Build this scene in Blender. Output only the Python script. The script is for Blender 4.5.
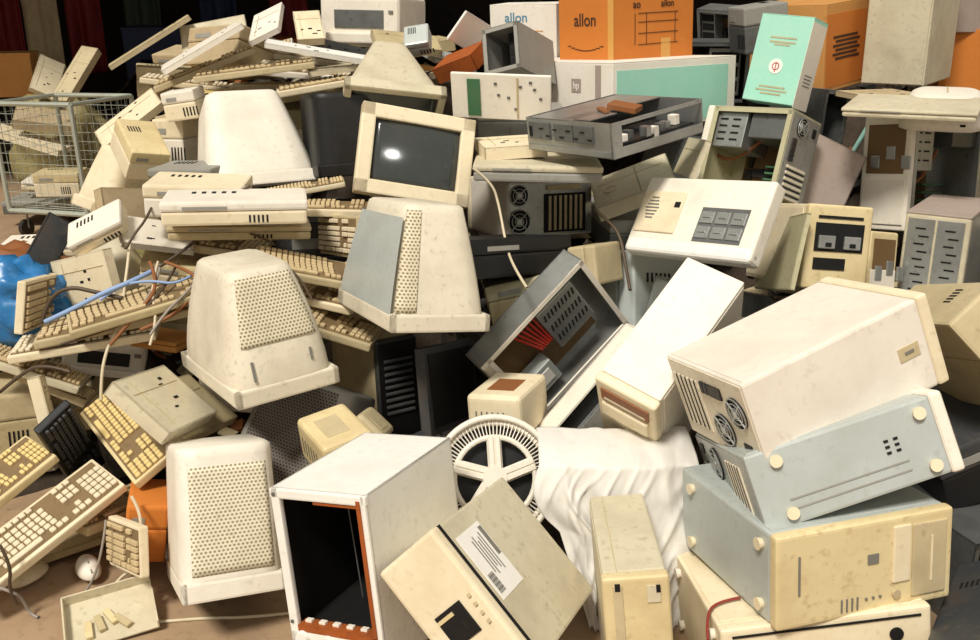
import bpy, bmesh, math, random
from mathutils import Vector, Matrix, Euler, noise

for o in list(bpy.data.objects): bpy.data.objects.remove(o)
S = bpy.context.scene
COL = S.collection
R = math.radians
RND = random.Random(7)

# ------------------------------------------------------------ camera, world, light
cam_d = bpy.data.cameras.new('camera'); cam = bpy.data.objects.new('camera', cam_d); COL.objects.link(cam)
cam.location = (0, 0, 1.45); cam.rotation_euler = (R(70), 0, 0)
cam_d.sensor_width = 36; cam_d.lens = 36*941/980; cam_d.clip_start = .05; cam_d.clip_end = 100
S.camera = cam
S.view_settings.view_transform = 'Standard'; S.view_settings.look = 'None'
S.view_settings.gamma = 1; S.view_settings.use_curve_mapping = False
S.view_settings.exposure = 0.32
w = bpy.data.worlds.new('world'); S.world = w; w.use_nodes = True
bg = w.node_tree.nodes['Background']; bg.inputs[0].default_value = (1.0, .94, .85, 1); bg.inputs[1].default_value = .38
sd = bpy.data.lights.new('sun', 'SUN'); sd.energy = 2.8; sd.angle = R(12); sd.color = (1, .95, .86)
sun = bpy.data.objects.new('sun', sd); COL.objects.link(sun)
sun.rotation_euler = Vector((.30, .50, -.86)).to_track_quat('-Z', 'Y').to_euler()
fd = bpy.data.lights.new('screen_glint', 'POINT'); fd.energy = 24; fd.shadow_soft_size = .10; fd.color = (1, .97, .92)
glint_light = bpy.data.objects.new('glint_light', fd); COL.objects.link(glint_light); glint_light.location = (.665, .841, 2.563)  # unseen point light, added so the monitor glass catches a highlight

# ------------------------------------------------------------ materials
def lin(c): return tuple(((v/255+.055)/1.055)**2.4 if v/255 > .04045 else v/255/12.92 for v in c)
def mat(name, col, rough=.55, metal=0, grime=.35, dirt=(120, 100, 70), scale=1., coat=0, spec=.4, bump=.12):
    m = bpy.data.materials.new(name); m.use_nodes = True; nt = m.node_tree; N = nt.nodes; L = nt.links
    b = N['Principled BSDF']; b.inputs['Roughness'].default_value = rough; b.inputs['Metallic'].default_value = metal
    b.inputs['Specular IOR Level'].default_value = spec
    if coat: b.inputs['Coat Weight'].default_value = coat
    tc = N.new('ShaderNodeTexCoord'); oi = N.new('ShaderNodeObjectInfo')
    add = N.new('ShaderNodeVectorMath'); add.operation = 'ADD'
    sc = N.new('ShaderNodeVectorMath'); sc.operation = 'SCALE'; sc.inputs['Scale'].default_value = 37
    L.new(oi.outputs['Random'], sc.inputs[0]); L.new(tc.outputs['Object'], add.inputs[0]); L.new(sc.outputs[0], add.inputs[1])
    n1 = N.new('ShaderNodeTexNoise'); n1.inputs['Scale'].default_value = 6*scale; n1.inputs['Detail'].default_value = 6; n1.inputs['Roughness'].default_value = .65
    n2 = N.new('ShaderNodeTexNoise'); n2.inputs['Scale'].default_value = 55*scale; n2.inputs['Detail'].default_value = 4
    L.new(add.outputs[0], n1.inputs['Vector']); L.new(add.outputs[0], n2.inputs['Vector'])
    r1 = N.new('ShaderNodeMapRange'); r1.inputs[1].default_value = .45; r1.inputs[2].default_value = .78; r1.inputs[4].default_value = grime
    L.new(n1.outputs[0], r1.inputs[0])
    r2 = N.new('ShaderNodeMapRange'); r2.inputs[1].default_value = .56; r2.inputs[2].default_value = .74; r2.inputs[4].default_value = grime*.9
    L.new(n2.outputs[0], r2.inputs[0])
    mx = N.new('ShaderNodeMath'); mx.operation = 'MAXIMUM'; L.new(r1.outputs[0], mx.inputs[0]); L.new(r2.outputs[0], mx.inputs[1])
    mix = N.new('ShaderNodeMix'); mix.data_type = 'RGBA'; mix.inputs[6].default_value = (*lin(col), 1); mix.inputs[7].default_value = (*lin(dirt), 1)
    L.new(mx.outputs[0], mix.inputs[0]); L.new(mix.outputs[2], b.inputs['Base Color'])
    if bump:
        bp = N.new('ShaderNodeBump'); bp.inputs['Strength'].default_value = bump; bp.inputs['Distance'].default_value = .004
        L.new(n2.outputs[0], bp.inputs['Height']); L.new(bp.outputs[0], b.inputs['Normal'])
    m['mix'] = mix.name
    return m
def perf_mat(name, col, hole=(88, 74, 52), pitch=.0085, r=.30, dirt=(120, 100, 70)):
    m = mat(name, col, .6, grime=.25, dirt=dirt); nt = m.node_tree; N = nt.nodes; L = nt.links
    uv = N.new('ShaderNodeUVMap'); sx = N.new('ShaderNodeSeparateXYZ'); L.new(uv.outputs[0], sx.inputs[0])
    def M(op, a, b=None):
        n = N.new('ShaderNodeMath'); n.operation = op
        for i, v in enumerate((a, b)):
            if v is None: continue
            if isinstance(v, (int, float)): n.inputs[i].default_value = v
            else: L.new(v, n.inputs[i])
        return n.outputs[0]
    v = M('DIVIDE', sx.outputs[1], pitch); row = M('FLOOR', v); odd = M('MULTIPLY', M('MODULO', row, 2), .5)
    u = M('ADD', M('DIVIDE', sx.outputs[0], pitch*1.15), odd)
    fu = M('SUBTRACT', M('FRACT', u), .5); fv = M('SUBTRACT', M('FRACT', v), .5)
    dd = M('SQRT', M('ADD', M('MULTIPLY', fu, fu), M('MULTIPLY', fv, fv)))
    k = M('LESS_THAN', dd, r)
    mix = N.new('ShaderNodeMix'); mix.data_type = 'RGBA'; mix.inputs[7].default_value = (*lin(hole), 1)
    L.new(N[m['mix']].outputs[2], mix.inputs[6]); L.new(k, mix.inputs[0]); L.new(mix.outputs[2], N['Principled BSDF'].inputs['Base Color'])
    return m
M_ = dict(
    beige=mat('aged_beige_plastic', (222, 212, 190)), light=mat('light_plastic', (234, 226, 210), grime=.22),
    cream=mat('cream_plastic', (230, 216, 184), grime=.32, dirt=(165, 130, 70)), tan=mat('tan_plastic', (196, 180, 143), grime=.4),
    well=mat('dirty_key_well', (128, 106, 74), .8, grime=.5, dirt=(80, 62, 40)), yellow=mat('yellowed_plastic', (218, 200, 154), grime=.4, dirt=(140, 105, 45)), khaki=mat('khaki_plastic', (190, 174, 134), grime=.45),
    white=mat('white_enamel', (238, 235, 226), .4, grime=.18), offw=mat('offwhite_steel', (228, 220, 206), .45, grime=.25, dirt=(150, 125, 90)),
    greige=mat('grey_beige_plastic', (206, 196, 168), .55, grime=.4), green=mat('grey_green_plastic', (184, 178, 144), grime=.4),
    blue=mat('pale_blue_steel', (184, 190, 186), .4, .15, grime=.28, dirt=(130, 125, 105)), grey=mat('grey_plastic', (150, 148, 140), grime=.35),
    steel=mat('galvanised_steel', (178, 180, 176), .38, .75, grime=.45, dirt=(95, 85, 70)), dsteel=mat('dull_steel', (120, 122, 120), .45, .6, grime=.5, dirt=(60, 50, 40)),
    black=mat('black_plastic', (16, 16, 17), .5, grime=.2, dirt=(60, 54, 44)), char=mat('charcoal_plastic', (58, 60, 62), .5, grime=.35),
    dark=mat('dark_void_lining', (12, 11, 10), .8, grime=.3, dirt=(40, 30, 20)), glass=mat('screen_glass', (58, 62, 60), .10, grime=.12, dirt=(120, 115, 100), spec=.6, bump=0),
    orange=mat('orange_cardboard', (204, 122, 48), .75, grime=.2, dirt=(160, 80, 20)), carton=mat('tan_cardboard', (205, 148, 82), .8, grime=.25, dirt=(150, 95, 40)),
    wcard=mat('white_card', (235, 228, 215), .7, grime=.22, dirt=(175, 150, 115)), teal=mat('teal_print', (158, 214, 194), .6, grime=.25, dirt=(215, 225, 205)),
    gcard=mat('grey_card', (165, 150, 140), .7), tape=mat('packing_tape', (214, 160, 85), .3, grime=.1), ink=mat('dark_ink', (70, 45, 25), .8, grime=0),
    inkb=mat('blue_ink', (90, 140, 165), .8, grime=0), pcb=mat('circuit_board_green', (66, 112, 78), .5, grime=.3), pcbd=mat('board_brown', (110, 84, 50), .6, grime=.4),
    chip=mat('chip_black', (30, 30, 32), .5), rust=mat('rusty_orange_steel', (170, 88, 35), .7, .2, grime=.6, dirt=(90, 50, 25)),
    paper=mat('paper', (238, 234, 226), .8, grime=.1), bluebag=mat('blue_plastic', (34, 112, 172), .35, grime=.3, dirt=(120, 165, 190), spec=.6),
    key=mat('keycaps_cream', (222, 208, 178), .5, grime=.3), keyy=mat('keycaps_yellow', (226, 202, 138), .5, grime=.25, dirt=(160, 120, 55)), keyd=mat('keycaps_tan', (200, 178, 136), .5, grime=.35),
    keyb=mat('keycaps_black', (46, 48, 52), .4, grime=.2), red=mat('red_plastic', (180, 40, 30), .5), led=mat('button_grey', (120, 118, 110), .5),
    cordl=mat('cord_cream', (214, 200, 170), .5, grime=.2), cordd=mat('cord_dark', (75, 60, 45), .5), cordb=mat('cord_blue', (140, 165, 205), .5, grime=.1), cordg=mat('cord_grey', (150, 140, 130), .5),
    cordr=mat('cord_red', (140, 45, 40), .5), copper=mat('brown_bits', (140, 85, 45), .6, grime=.4), sack=mat('dusty_sack', (188, 168, 132), .85, grime=.45),
    perfl=perf_mat('perforated_light_plastic', (226, 217, 192), (146, 132, 100)), perfb=perf_mat('perforated_beige_plastic', (216, 206, 178), (130, 114, 84)),
    perfd=perf_mat('perforated_grey_plastic', (128, 120, 112), (60, 52, 46)), bag=mat('white_woven_sheet', (220, 216, 208), .6, grime=.16, dirt=(180, 160, 130), scale=.6),
    wire=mat('cage_wire', (190, 195, 180), .45, .4, grime=.3), rubber=mat('rubber', (30, 30, 30), .8), tealrod=mat('teal_metal', (150, 195, 185), .4, .3),
    darkbag=mat('black_bin_bag', (14, 14, 16), .35, grime=.2, dirt=(40, 36, 32)), mred=mat('red_fabric', (110, 20, 18), .7, grime=.4, dirt=(50, 10, 10)), mblue=mat('blue_fabric', (26, 36, 62), .7, grime=.4, dirt=(15, 18, 30)),
    mgrn=mat('green_fabric', (44, 54, 40), .7, grime=.4, dirt=(30, 35, 20)), olive=mat('olive_dirty_plastic', (150, 138, 92), .6, grime=.6, dirt=(85, 70, 40)),
)
for k in ('bag', 'darkbag', 'bluebag'): pass

# ------------------------------------------------------------ mesh helpers
class MB:
    def __init__(s): s.bm = bmesh.new(); s.smooth = False
    def box(s, c, d, bev=0, rot=None, seg=2):
        r = bmesh.ops.create_cube(s.bm, size=1)['verts']
        bmesh.ops.scale(s.bm, vec=d, verts=r)
        if bev:
            bev = min(bev, min(d)*.45)
            es = list({e for v in r for e in v.link_edges})
            g = bmesh.ops.bevel(s.bm, geom=es, offset=bev, segments=seg, profile=.6, affect='EDGES')
            r = list({v for f in g['faces'] for v in f.verts} | {v for v in r if v.is_valid})
        m = Matrix.Translation(c) @ (Euler(rot).to_matrix().to_4x4() if rot else Matrix())
        bmesh.ops.transform(s.bm, matrix=m, verts=[v for v in r if v.is_valid])
        return s
    def cyl(s, c, r, h, axis='z', seg=20, r2=None):
        g = bmesh.ops.create_cone(s.bm, cap_ends=True, segments=seg, radius1=r, radius2=r if r2 is None else r2, depth=h)['verts']
        rot = {'z': Matrix(), 'x': Matrix.Rotation(R(90), 4, 'Y'), 'y': Matrix.Rotation(R(90), 4, 'X')}[axis]
        bmesh.ops.transform(s.bm, matrix=Matrix.Translation(c) @ rot, verts=g); return s
    def ring(s, c, r, t, axis='y', seg=28, sub=6, sq=1):
        vs = []
        for i in range(seg):
            a = 2*math.pi*i/seg; row = []
            for j in range(sub):
                b = 2*math.pi*j/sub; rr = r+t*math.cos(b); z = t*math.sin(b)*sq
                p = (rr*math.cos(a), rr*math.sin(a), z)
                if axis == 'y': p = (p[0], p[2], p[1])
                if axis == 'x': p = (p[2], p[0], p[1])
                row.append(s.bm.verts.new(Vector(c)+Vector(p)))
            vs.append(row)
        for i in range(seg):
            for j in range(sub):
                s.bm.faces.new((vs[i][j], vs[(i+1) % seg][j], vs[(i+1) % seg][(j+1) % sub], vs[i][(j+1) % sub]))
        return s
    def tube(s, a, b, r, seg=8):
        a = Vector(a); b = Vector(b); d = b-a
        g = bmesh.ops.create_cone(s.bm, cap_ends=True, segments=seg, radius1=r, radius2=r, depth=d.length)['verts']
        bmesh.ops.transform(s.bm, matrix=Matrix.Translation((a+b)/2) @ d.to_track_quat('Z', 'Y').to_matrix().to_4x4(), verts=g); return s
    def obj(s, name, m, parent=None, smooth=None):
        bmesh.ops.recalc_face_normals(s.bm, faces=s.bm.faces)
        me = bpy.data.meshes.new(name); s.bm.to_mesh(me); s.bm.free()
        me.materials.append(M_[m] if isinstance(m, str) else m)
        if s.smooth or smooth: me.shade_smooth()
        o = bpy.data.objects.new(name, me); COL.objects.link(o)
        if parent is not None: o.parent = parent
        return o
def tag(o, label, cat, group=None, kind=None):
    o['label'] = label; o['category'] = cat
    if group: o['group'] = group
    if kind: o['kind'] = kind
    return o
def thing(name, label, cat, key, group=None):
    c, r, d, fx = P[key]
    o = bpy.data.objects.new(name, None); o.empty_display_size = .1; COL.objects.link(o)
    rm = Euler(r).to_matrix()
    o.location = Vector(c) - rm @ Vector((0, 0, d[2]/2)); o.rotation_euler = r
    tag(o, label, cat, group)
    return o, d, fx
def text(body, size, loc, rot, m, parent, bold=False, name='lettering', align='CENTER'):
    c = bpy.data.curves.new(name, 'FONT'); c.body = body; c.size = size; c.extrude = .0004; c.align_x = align; c.align_y = 'CENTER'
    if bold: c.offset = size*.012
    c.materials.append(M_[m]); o = bpy.data.objects.new(name, c); COL.objects.link(o); o.parent = parent
    o.location = loc; o.rotation_euler = rot; return o

# name: (centre x, y, z), (rotation), (width, depth, height), x sign
P = {
 'towerA': ((0.673, 1.875, 0.661), (-1.04, -1.191, 2.915), (0.198, 0.443, 0.327), 1),
 'towerB': ((0.716, 1.84, 0.481), (-2.438, 1.102, -0.799), (0.163, 0.413, 0.414), -1),
 'towerC': ((0.691, 1.772, 0.325), (-1.399, 1.423, -1.144), (0.195, 0.412, 0.393), -1),
 'towerD': ((0.665, 1.718, 0.131), (-1.052, 1.381, -0.989), (0.198, 0.381, 0.423), -1),
 'slimE': ((0.297, 1.667, 0.197), (-0.13, -0.103, -0.024), (0.125, 0.393, 0.341), 1),
 'deskF': ((0.008, 1.68, 0.248), (-0.266, 0.72, -0.567), (0.33, 0.384, 0.159), 1),
 'boxG': ((-0.254, 1.802, 0.258), (-0.099, -0.157, -0.433), (0.235, 0.355, 0.399), 1),
 'monH': ((-0.654, 1.985, 0.233), (1.197, 0.093, 0.42), (0.232, 0.343, 0.342), 1),
 'monI': ((-0.632, 2.332, 0.606), (1.5, -0.029, 0.611), (0.275, 0.315, 0.436), 1),
 'monK': ((-0.213, 2.458, 0.731), (1.424, 0.132, 0.407), (0.267, 0.314, 0.495), 1),
 'monL': ((-0.871, 3.39, 0.854), (0.986, 0.01, 0.489), (0.378, 0.384, 0.356), 1),
 'monM': ((-0.536, 3.372, 0.928), (1.43, -0.013, 0.348), (0.234, 0.282, 0.367), 1),
 'monJ': ((-0.277, 3.097, 0.863), (-0.41, 0.201, 0.218), (0.365, 0.338, 0.287), 1),
 'caseO': ((-0.369, 2.737, 0.275), (-0.086, 0.012, 0.557), (0.129, 0.368, 0.313), 1),
 'screenP': ((-0.12, 2.485, 0.345), (-0.204, 0.25, 1.149), (0.323, 0.05, 0.244), 1),
 'chassisQ': ((0.176, 2.588, 0.451), (2.421, -0.127, 2.129), (0.087, 0.418, 0.323), -1),
 'chassisR': ((0.356, 2.355, 0.304), (2.426, 0.123, 1.982), (0.078, 0.415, 0.318), 1),
 'towerS': ((0.464, 2.207, 0.514), (0.601, 0.247, -0.63), (0.163, 0.415, 0.368), 1),
 'bezelT': ((0.617, 2.678, 0.784), (0.955, -0.121, -0.846), (0.446, 0.245, 0.058), 1),
 'chassisT': ((0.514, 2.957, 0.458), (1.335, 0.249, 0.83), (0.381, 0.286, 0.159), 1),
 'caseV': ((0.137, 3.303, 0.688), (0.122, -0.044, -2.712), (0.326, 0.342, 0.189), -1),
 'flatW': ((0.15, 3.019, 0.883), (-0.051, 0.013, -0.031), (0.394, 0.421, 0.051), 1),
 'chassisX': ((0.379, 2.907, 1.028), (0.109, -0.054, -0.908), (0.369, 0.383, 0.101), 1),
 'boardY': ((0.037, 3.177, 1.08), (0.264, 0.018, -0.211), (0.334, 0.05, 0.154), 1),
 'cartonZ': ((0.462, 3.775, 1.038), (-0.002, -0.06, -0.967), (0.745, 0.614, 0.229), 1),
 'orangeAA': ((0.523, 3.818, 1.365), (0.022, -0.046, -0.941), (0.304, 0.421, 0.445), 1),
 'tealAB': ((1.06, 3.499, 1.163), (-0.233, 0.049, -0.744), (0.198, 0.122, 0.301), 1),
 'orangeAC': ((1.367, 4.273, 1.175), (0.075, -0.039, -0.855), (0.413, 0.348, 0.35), 1),
 'cabinetAD': ((1.786, 4.171, 1.308), (0.024, -0.022, -0.698), (0.256, 0.381, 0.554), 1),
 'towerAE': ((0.916, 3.259, 0.869), (0.064, -0.355, -2.429), (0.195, 0.332, 0.291), 1),
 'towerAF': ((1.569, 3.398, 0.778), (-0.115, -0.152, -0.991), (0.187, 0.436, 0.393), 1),
 'towerAG': ((1.492, 2.978, 0.601), (-0.036, -0.028, -0.623), (0.185, 0.385, 0.305), 1),
 'towerAH': ((0.959, 2.772, 0.687), (-0.215, 0.096, 0.12), (0.192, 0.401, 0.236), 1),
 'towerAI': ((1.111, 2.932, 0.578), (-0.187, 0.196, 0.593), (0.146, 0.355, 0.21), 1),
 'panelAJ': ((0.867, 2.704, 0.676), (1.379, -0.306, -1.614), (0.408, 0.217, 0.014), 1),
 'panelAK': ((1.113, 3.444, 0.77), (1.589, 0.214, 0.967), (0.342, 0.312, 0.032), 1),
 'caseAL': ((1.15, 2.099, 0.621), (0.432, 0.699, -2.836), (0.141, 0.376, 0.282), -1),
 'coverAM': ((1.401, 3.163, 1.048), (0.047, -0.021, -0.522), (0.403, 0.32, 0.029), 1),
 'monLidAN': ((1.579, 3.331, 1.027), (0.057, -0.015, -0.478), (0.268, 0.374, 0.1), 1),
 'bezelAO': ((0.485, 3.139, 0.786), (0.203, -0.388, -0.087), (0.273, 0.236, 0.051), 1),
 'bezelAP': ((0.653, 3.045, 0.901), (1.188, -0.128, -1.596), (0.294, 0.125, 0.02), 1),
 'blackAQ': ((0.005, 2.763, 0.654), (-0.192, 0.129, 0.697), (0.399, 0.293, 0.113), 1),
 'greenAR': ((0.101, 2.84, 0.522), (-0.149, -0.199, 0.087), (0.238, 0.359, 0.122), 1),
 'plateAS': ((0.324, 2.776, 0.624), (1.326, 0.121, 0.887), (0.149, 0.121, 0.1), 1),
 'boxAT': ((0.05, 2.294, 0.37), (-0.075, -0.118, -0.381), (0.152, 0.21, 0.125), 1),
 'boxAU': ((-0.381, 2.098, 0.357), (0.121, 0.047, -1.014), (0.183, 0.133, 0.117), 1),
 'boxAV': ((-0.332, 2.267, 0.301), (-0.315, 0.691, -0.348), (0.095, 0.12, 0.1), 1),
 'kbCream': ((-1.124, 2.026, 0.162), (0.117, -0.362, 0.825), (0.416, 0.163, 0.03), 1),
 'kbYelL': ((-1.279, 2.145, 0.22), (0.031, -0.39, 0.867), (0.281, 0.168, 0.029), 1),
 'kbYelM': ((-0.977, 2.283, 0.299), (0.526, 0.118, -0.877), (0.408, 0.137, 0.031), 1),
 'plateKB': ((-0.833, 2.179, 0.432), (0.643, 0.216, 1.378), (0.239, 0.192, 0.039), 1),
 'kbBlack': ((-1.128, 2.271, 0.257), (2.244, 0.944, 1.709), (0.351, 0.108, 0.029), 1),
 'kbStand': ((-0.884, 1.966, 0.149), (1.354, -0.269, -0.797), (0.196, 0.122, 0.029), 1),
 'boxLeft': ((-1.506, 2.603, 0.194), (-0.128, 0.068, 0.497), (0.251, 0.314, 0.194), 1),
 'frameLeft': ((-1.205, 2.307, 0.368), (1.474, 0.354, 1.978), (0.213, 0.155, 0.03), 1),
 'kbLeftA': ((-1.501, 2.722, 0.348), (-0.119, 0.4, 0.137), (0.359, 0.172, 0.031), 1),
 'kbLeftB': ((-1.338, 2.536, 0.382), (-0.18, 0.409, 0.111), (0.307, 0.163, 0.029), 1),
 'kbLeftC': ((-1.286, 2.563, 0.315), (-0.187, 0.486, 0.059), (0.211, 0.136, 0.03), 1),
 'printL': ((-1.209, 2.757, 0.341), (-0.122, 0.221, 0.269), (0.238, 0.213, 0.113), 1),
 'plateKB2': ((-0.821, 2.286, 0.363), (0.608, 0.225, 1.35), (0.288, 0.189, 0.03), 1),
 'brownL': ((-0.985, 2.643, 0.426), (0.021, -0.019, -0.394), (0.179, 0.096, 0.035), 1),
 'kbVert': ((-1.335, 2.628, 0.549), (1.73, 0.218, 1.734), (0.303, 0.15, 0.03), 1),
 'plateL': ((-1.237, 2.753, 0.58), (1.49, -0.293, -0.528), (0.275, 0.154, 0.029), 1),
 'yellowL': ((-1.01, 2.969, 0.549), (0.021, 0.227, 0.236), (0.253, 0.232, 0.085), 1),
 'flatDevL': ((-0.743, 2.708, 0.819), (-0.047, 0.029, 0.205), (0.406, 0.233, 0.068), 1),
 'flatDevL2': ((-0.764, 2.804, 0.73), (-0.071, 0.053, 0.242), (0.417, 0.202, 0.041), 1),
 'kbStackA': ((-0.499, 2.663, 0.636), (0.135, 0.257, 0.21), (0.387, 0.155, 0.029), 1),
 'kbStackB': ((-0.554, 2.745, 0.553), (0.157, -0.024, -0.609), (0.457, 0.145, 0.031), 1),
 'kbStackC': ((-0.47, 2.864, 0.689), (1.465, -0.201, -1.089), (0.374, 0.128, 0.03), 1),
 'boxLC': ((-1.202, 3.69, 0.85), (-0.084, 0.005, -0.077), (0.118, 0.263, 0.181), 1),
 'boxLD': ((-1.135, 3.569, 1.009), (-0.021, -0.134, 0.078), (0.12, 0.185, 0.105), 1),
 'deviceLE': ((-1.02, 3.205, 0.813), (0.062, -0.078, -0.408), (0.271, 0.137, 0.073), 1),
 'cage': ((-2.489, 5.591, 0.472), (-0.014, -0.027, -0.333), (0.568, 0.502, 0.618), 1),
 'plankA': ((-2.954, 6.453, 0.824), (0.627, 0.488, 0.443), (0.164, 0.363, 0.03), 1),
 'plankB': ((-2.627, 6.138, 0.863), (0.75, 0.119, -0.281), (0.124, 0.445, 0.05), 1),
 'stickP': ((-1.11, 3.764, 1.197), (0.493, -0.021, -1.258), (0.328, 0.344, 0.02), 1),
 'sackP': ((-1.09, 4.179, 1.144), (-0.356, -0.084, -0.576), (0.314, 0.259, 0.158), 1),
 'panelP': ((-0.908, 4.012, 1.274), (0.251, -0.431, 0.042), (0.134, 0.382, 0.02), 1),
 'blackP': ((-0.608, 3.919, 1.175), (0.259, 0.222, -0.062), (0.307, 0.096, 0.03), 1),
 'whiteP': ((-0.659, 3.728, 1.183), (0.212, 0.168, 0.049), (0.392, 0.058, 0.02), 1),
 'boardP': ((-0.727, 3.95, 1.26), (0.488, -0.043, 0.237), (0.107, 0.212, 0.029), 1),
 'printerP': ((-0.494, 4.21, 1.271), (-0.053, 0.008, -0.315), (0.358, 0.3, 0.202), 1),
 'shellP': ((-0.364, 3.472, 1.073), (0.646, 0.128, 0.199), (0.348, 0.359, 0.327), 1),
 'trayPA': ((-0.332, 3.881, 1.206), (0.36, 0.117, 0.286), (0.267, 0.137, 0.029), 1),
 'boxP': ((-0.274, 3.725, 1.226), (0.779, -0.157, -0.1), (0.097, 0.096, 0.067), 1),
 'chassisP': ((0.106, 3.473, 1.179), (-0.316, -0.258, -0.477), (0.142, 0.274, 0.163), 1),
 'cartonP': ((0.183, 4.269, 1.227), (0.027, -0.026, -0.429), (0.304, 0.204, 0.234), 1),
 'paperP': ((-0.08, 3.78, 1.252), (2.126, 0.326, 1.05), (0.192, 0.125, 0.01), 1),
 'slatePA': ((1.059, 4.521, 1.243), (0.229, 0.035, -0.847), (0.188, 0.104, 0.165), 1),
 'slatePB': ((1.095, 4.022, 1.258), (0.135, 0.006, -1.321), (0.138, 0.196, 0.183), 1),
 'greyAX': ((1.263, 3.81, 0.928), (-0.033, 0.091, 0.403), (0.125, 0.311, 0.226), 1),
 'bottomRA': ((1.052, 1.546, 0.144), (-0.151, -0.58, -0.509), (0.162, 0.465, 0.289), 1),
 'sA': ((-1.328, 4.345, 0.999), (0.0, 0.14, 0.175), (0.45, 0.17, 0.03), 1),
 'sB': ((-0.902, 3.72, 1.117), (0.0, -0.105, 0.209), (0.45, 0.17, 0.03), 1),
 'sC': ((-0.757, 3.966, 1.095), (0.087, 0.07, -0.105), (0.42, 0.18, 0.04), 1),
 'sD': ((-0.599, 3.731, 1.071), (0.0, -0.14, 0.244), (0.45, 0.17, 0.03), 1),
 'sE': ((-1.133, 4.156, 0.968), (0.0, 0.035, -0.07), (0.45, 0.17, 0.03), 1),
 'sF': ((-0.875, 4.114, 1.015), (-0.105, 0.0, 0.14), (0.44, 0.16, 0.03), 1),
 'sG': ((-0.702, 4.141, 1.12), (0.0, 0.105, -0.175), (0.4, 0.16, 0.03), 1),
 'sH': ((-1.131, 4.501, 1.114), (0.14, -0.244, 0.14), (0.45, 0.18, 0.04), 1),
 'sI': ((-1.137, 3.87, 1.111), (0.0, -0.349, 0.262), (0.42, 0.15, 0.03), 1),
 'sJ': ((-0.856, 4.136, 0.84), (0.087, 0.0, 0.175), (0.3, 0.25, 0.2), 1),
 'sK': ((-1.522, 4.523, 0.99), (0.0, 0.105, 0.349), (0.25, 0.22, 0.14), 1),
 'sL': ((-1.502, 4.788, 1.059), (0.175, 0.0, -0.349), (0.22, 0.2, 0.12), 1),
 'sM': ((-0.383, 4.398, 1.143), (0.0, -0.14, 0.349), (0.4, 0.25, 0.05), 1),
 'sN': ((-0.187, 4.042, 1.136), (0.175, 0.14, 0.524), (0.16, 0.12, 0.03), 1),
 'sO': ((-0.266, 3.973, 1.102), (0.0, 0.175, 0.698), (0.22, 0.14, 0.02), 1),
 'sP': ((-0.105, 3.646, 1.152), (0.349, -0.349, -0.524), (0.18, 0.14, 0.06), 1),
 'sQ': ((0.065, 3.046, 0.936), (0.0, -0.035, 0.175), (0.2, 0.2, 0.04), 1),
 'sS': ((-0.606, 3.043, 0.802), (0.0, -0.14, 0.209), (0.26, 0.1, 0.02), 1),
 'sT': ((-0.515, 2.971, 0.753), (0.0, 0.035, 0.07), (0.36, 0.13, 0.03), 1),
 'sV': ((-0.94, 3.006, 0.637), (0.105, 0.105, -0.14), (0.42, 0.16, 0.03), 1),
 'sW': ((-0.531, 2.638, 0.498), (0.0, 0.244, -0.175), (0.42, 0.17, 0.03), 1),
 'sX': ((-0.637, 2.832, 0.47), (0.0, 0.175, 0.087), (0.38, 0.2, 0.03), 1),
 'sY': ((-0.974, 2.552, 0.582), (0.07, -0.175, 0.436), (0.45, 0.17, 0.03), 1),
 'sZ': ((-1.072, 2.565, 0.523), (0.0, -0.14, 0.262), (0.45, 0.17, 0.03), 1),
 'tA': ((-1.165, 2.539, 0.471), (0.0, -0.105, 0.209), (0.4, 0.16, 0.03), 1),
 'tB': ((-1.142, 3.143, 0.338), (0.14, 0.0, -0.262), (0.28, 0.2, 0.14), 1),
 'tC': ((-1.409, 2.873, 0.633), (-0.349, 0.663, 0.524), (0.09, 0.02, 0.24), 1),
 'tD': ((-1.398, 3.336, 0.44), (0.349, 0.349, 0.524), (0.24, 0.18, 0.16), 1),
 'tE': ((-1.549, 3.167, 0.572), (0.0, 0.0, 0.175), (0.26, 0.16, 0.05), 1),
 'tI': ((-0.881, 2.102, 0.137), (0.0, 0.175, 0.262), (0.1, 0.15, 0.16), 1),
 'tJ': ((-0.921, 2.945, 0.801), (0.0, 0.052, 0.087), (0.3, 0.22, 0.1), 1),
 'tK': ((-1.43, 3.468, 0.57), (0.175, 0.349, 0.436), (0.16, 0.13, 0.1), 1),
 'tL': ((-1.191, 3.425, 0.619), (0.0, -0.087, 0.0), (0.26, 0.2, 0.1), 1),
 'uA': ((-2.826, 5.846, 0.238), (0.0, 0.14, 0.175), (0.16, 0.24, 0.05), 1),
 'uB': ((-2.563, 5.578, 0.299), (0.0, 0.0, 0.087), (0.26, 0.2, 0.14), 1),
 'uC': ((-2.913, 5.989, 0.483), (0.0, 0.314, 0.0), (0.45, 0.2, 0.04), 1),
 'uD': ((-2.842, 6.084, 0.595), (0.262, 0.175, 0.349), (0.35, 0.25, 0.06), 1),
 'uE': ((-2.794, 5.803, 0.12), (0.0, 0.0, 0.0), (0.4, 0.3, 0.08), 1),
 'vA': ((2.268, 4.547, 1.079), (0.0, 0.0, -0.262), (0.34, 0.3, 0.3), 1),
 'vB': ((2.177, 4.541, 1.319), (0.0, 0.0, 0.175), (0.3, 0.25, 0.2), 1),
 'vC': ((0.924, 4.268, 1.068), (0.0, 0.0, 0.0), (0.35, 0.3, 0.25), 1),
 'vD': ((1.079, 4.611, 0.92), (0.0, 0.0, 0.209), (0.5, 0.3, 0.25), 1),
 'vF': ((1.881, 3.377, 0.815), (0.0, 0.0, -0.175), (0.19, 0.42, 0.38), 1),
 'vG': ((1.426, 2.614, 0.291), (0.0, -0.436, 0.349), (0.42, 0.4, 0.18), 1),
 'vH': ((1.234, 2.208, 0.37), (0.0, -0.349, 0.175), (0.4, 0.4, 0.18), 1),
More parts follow.
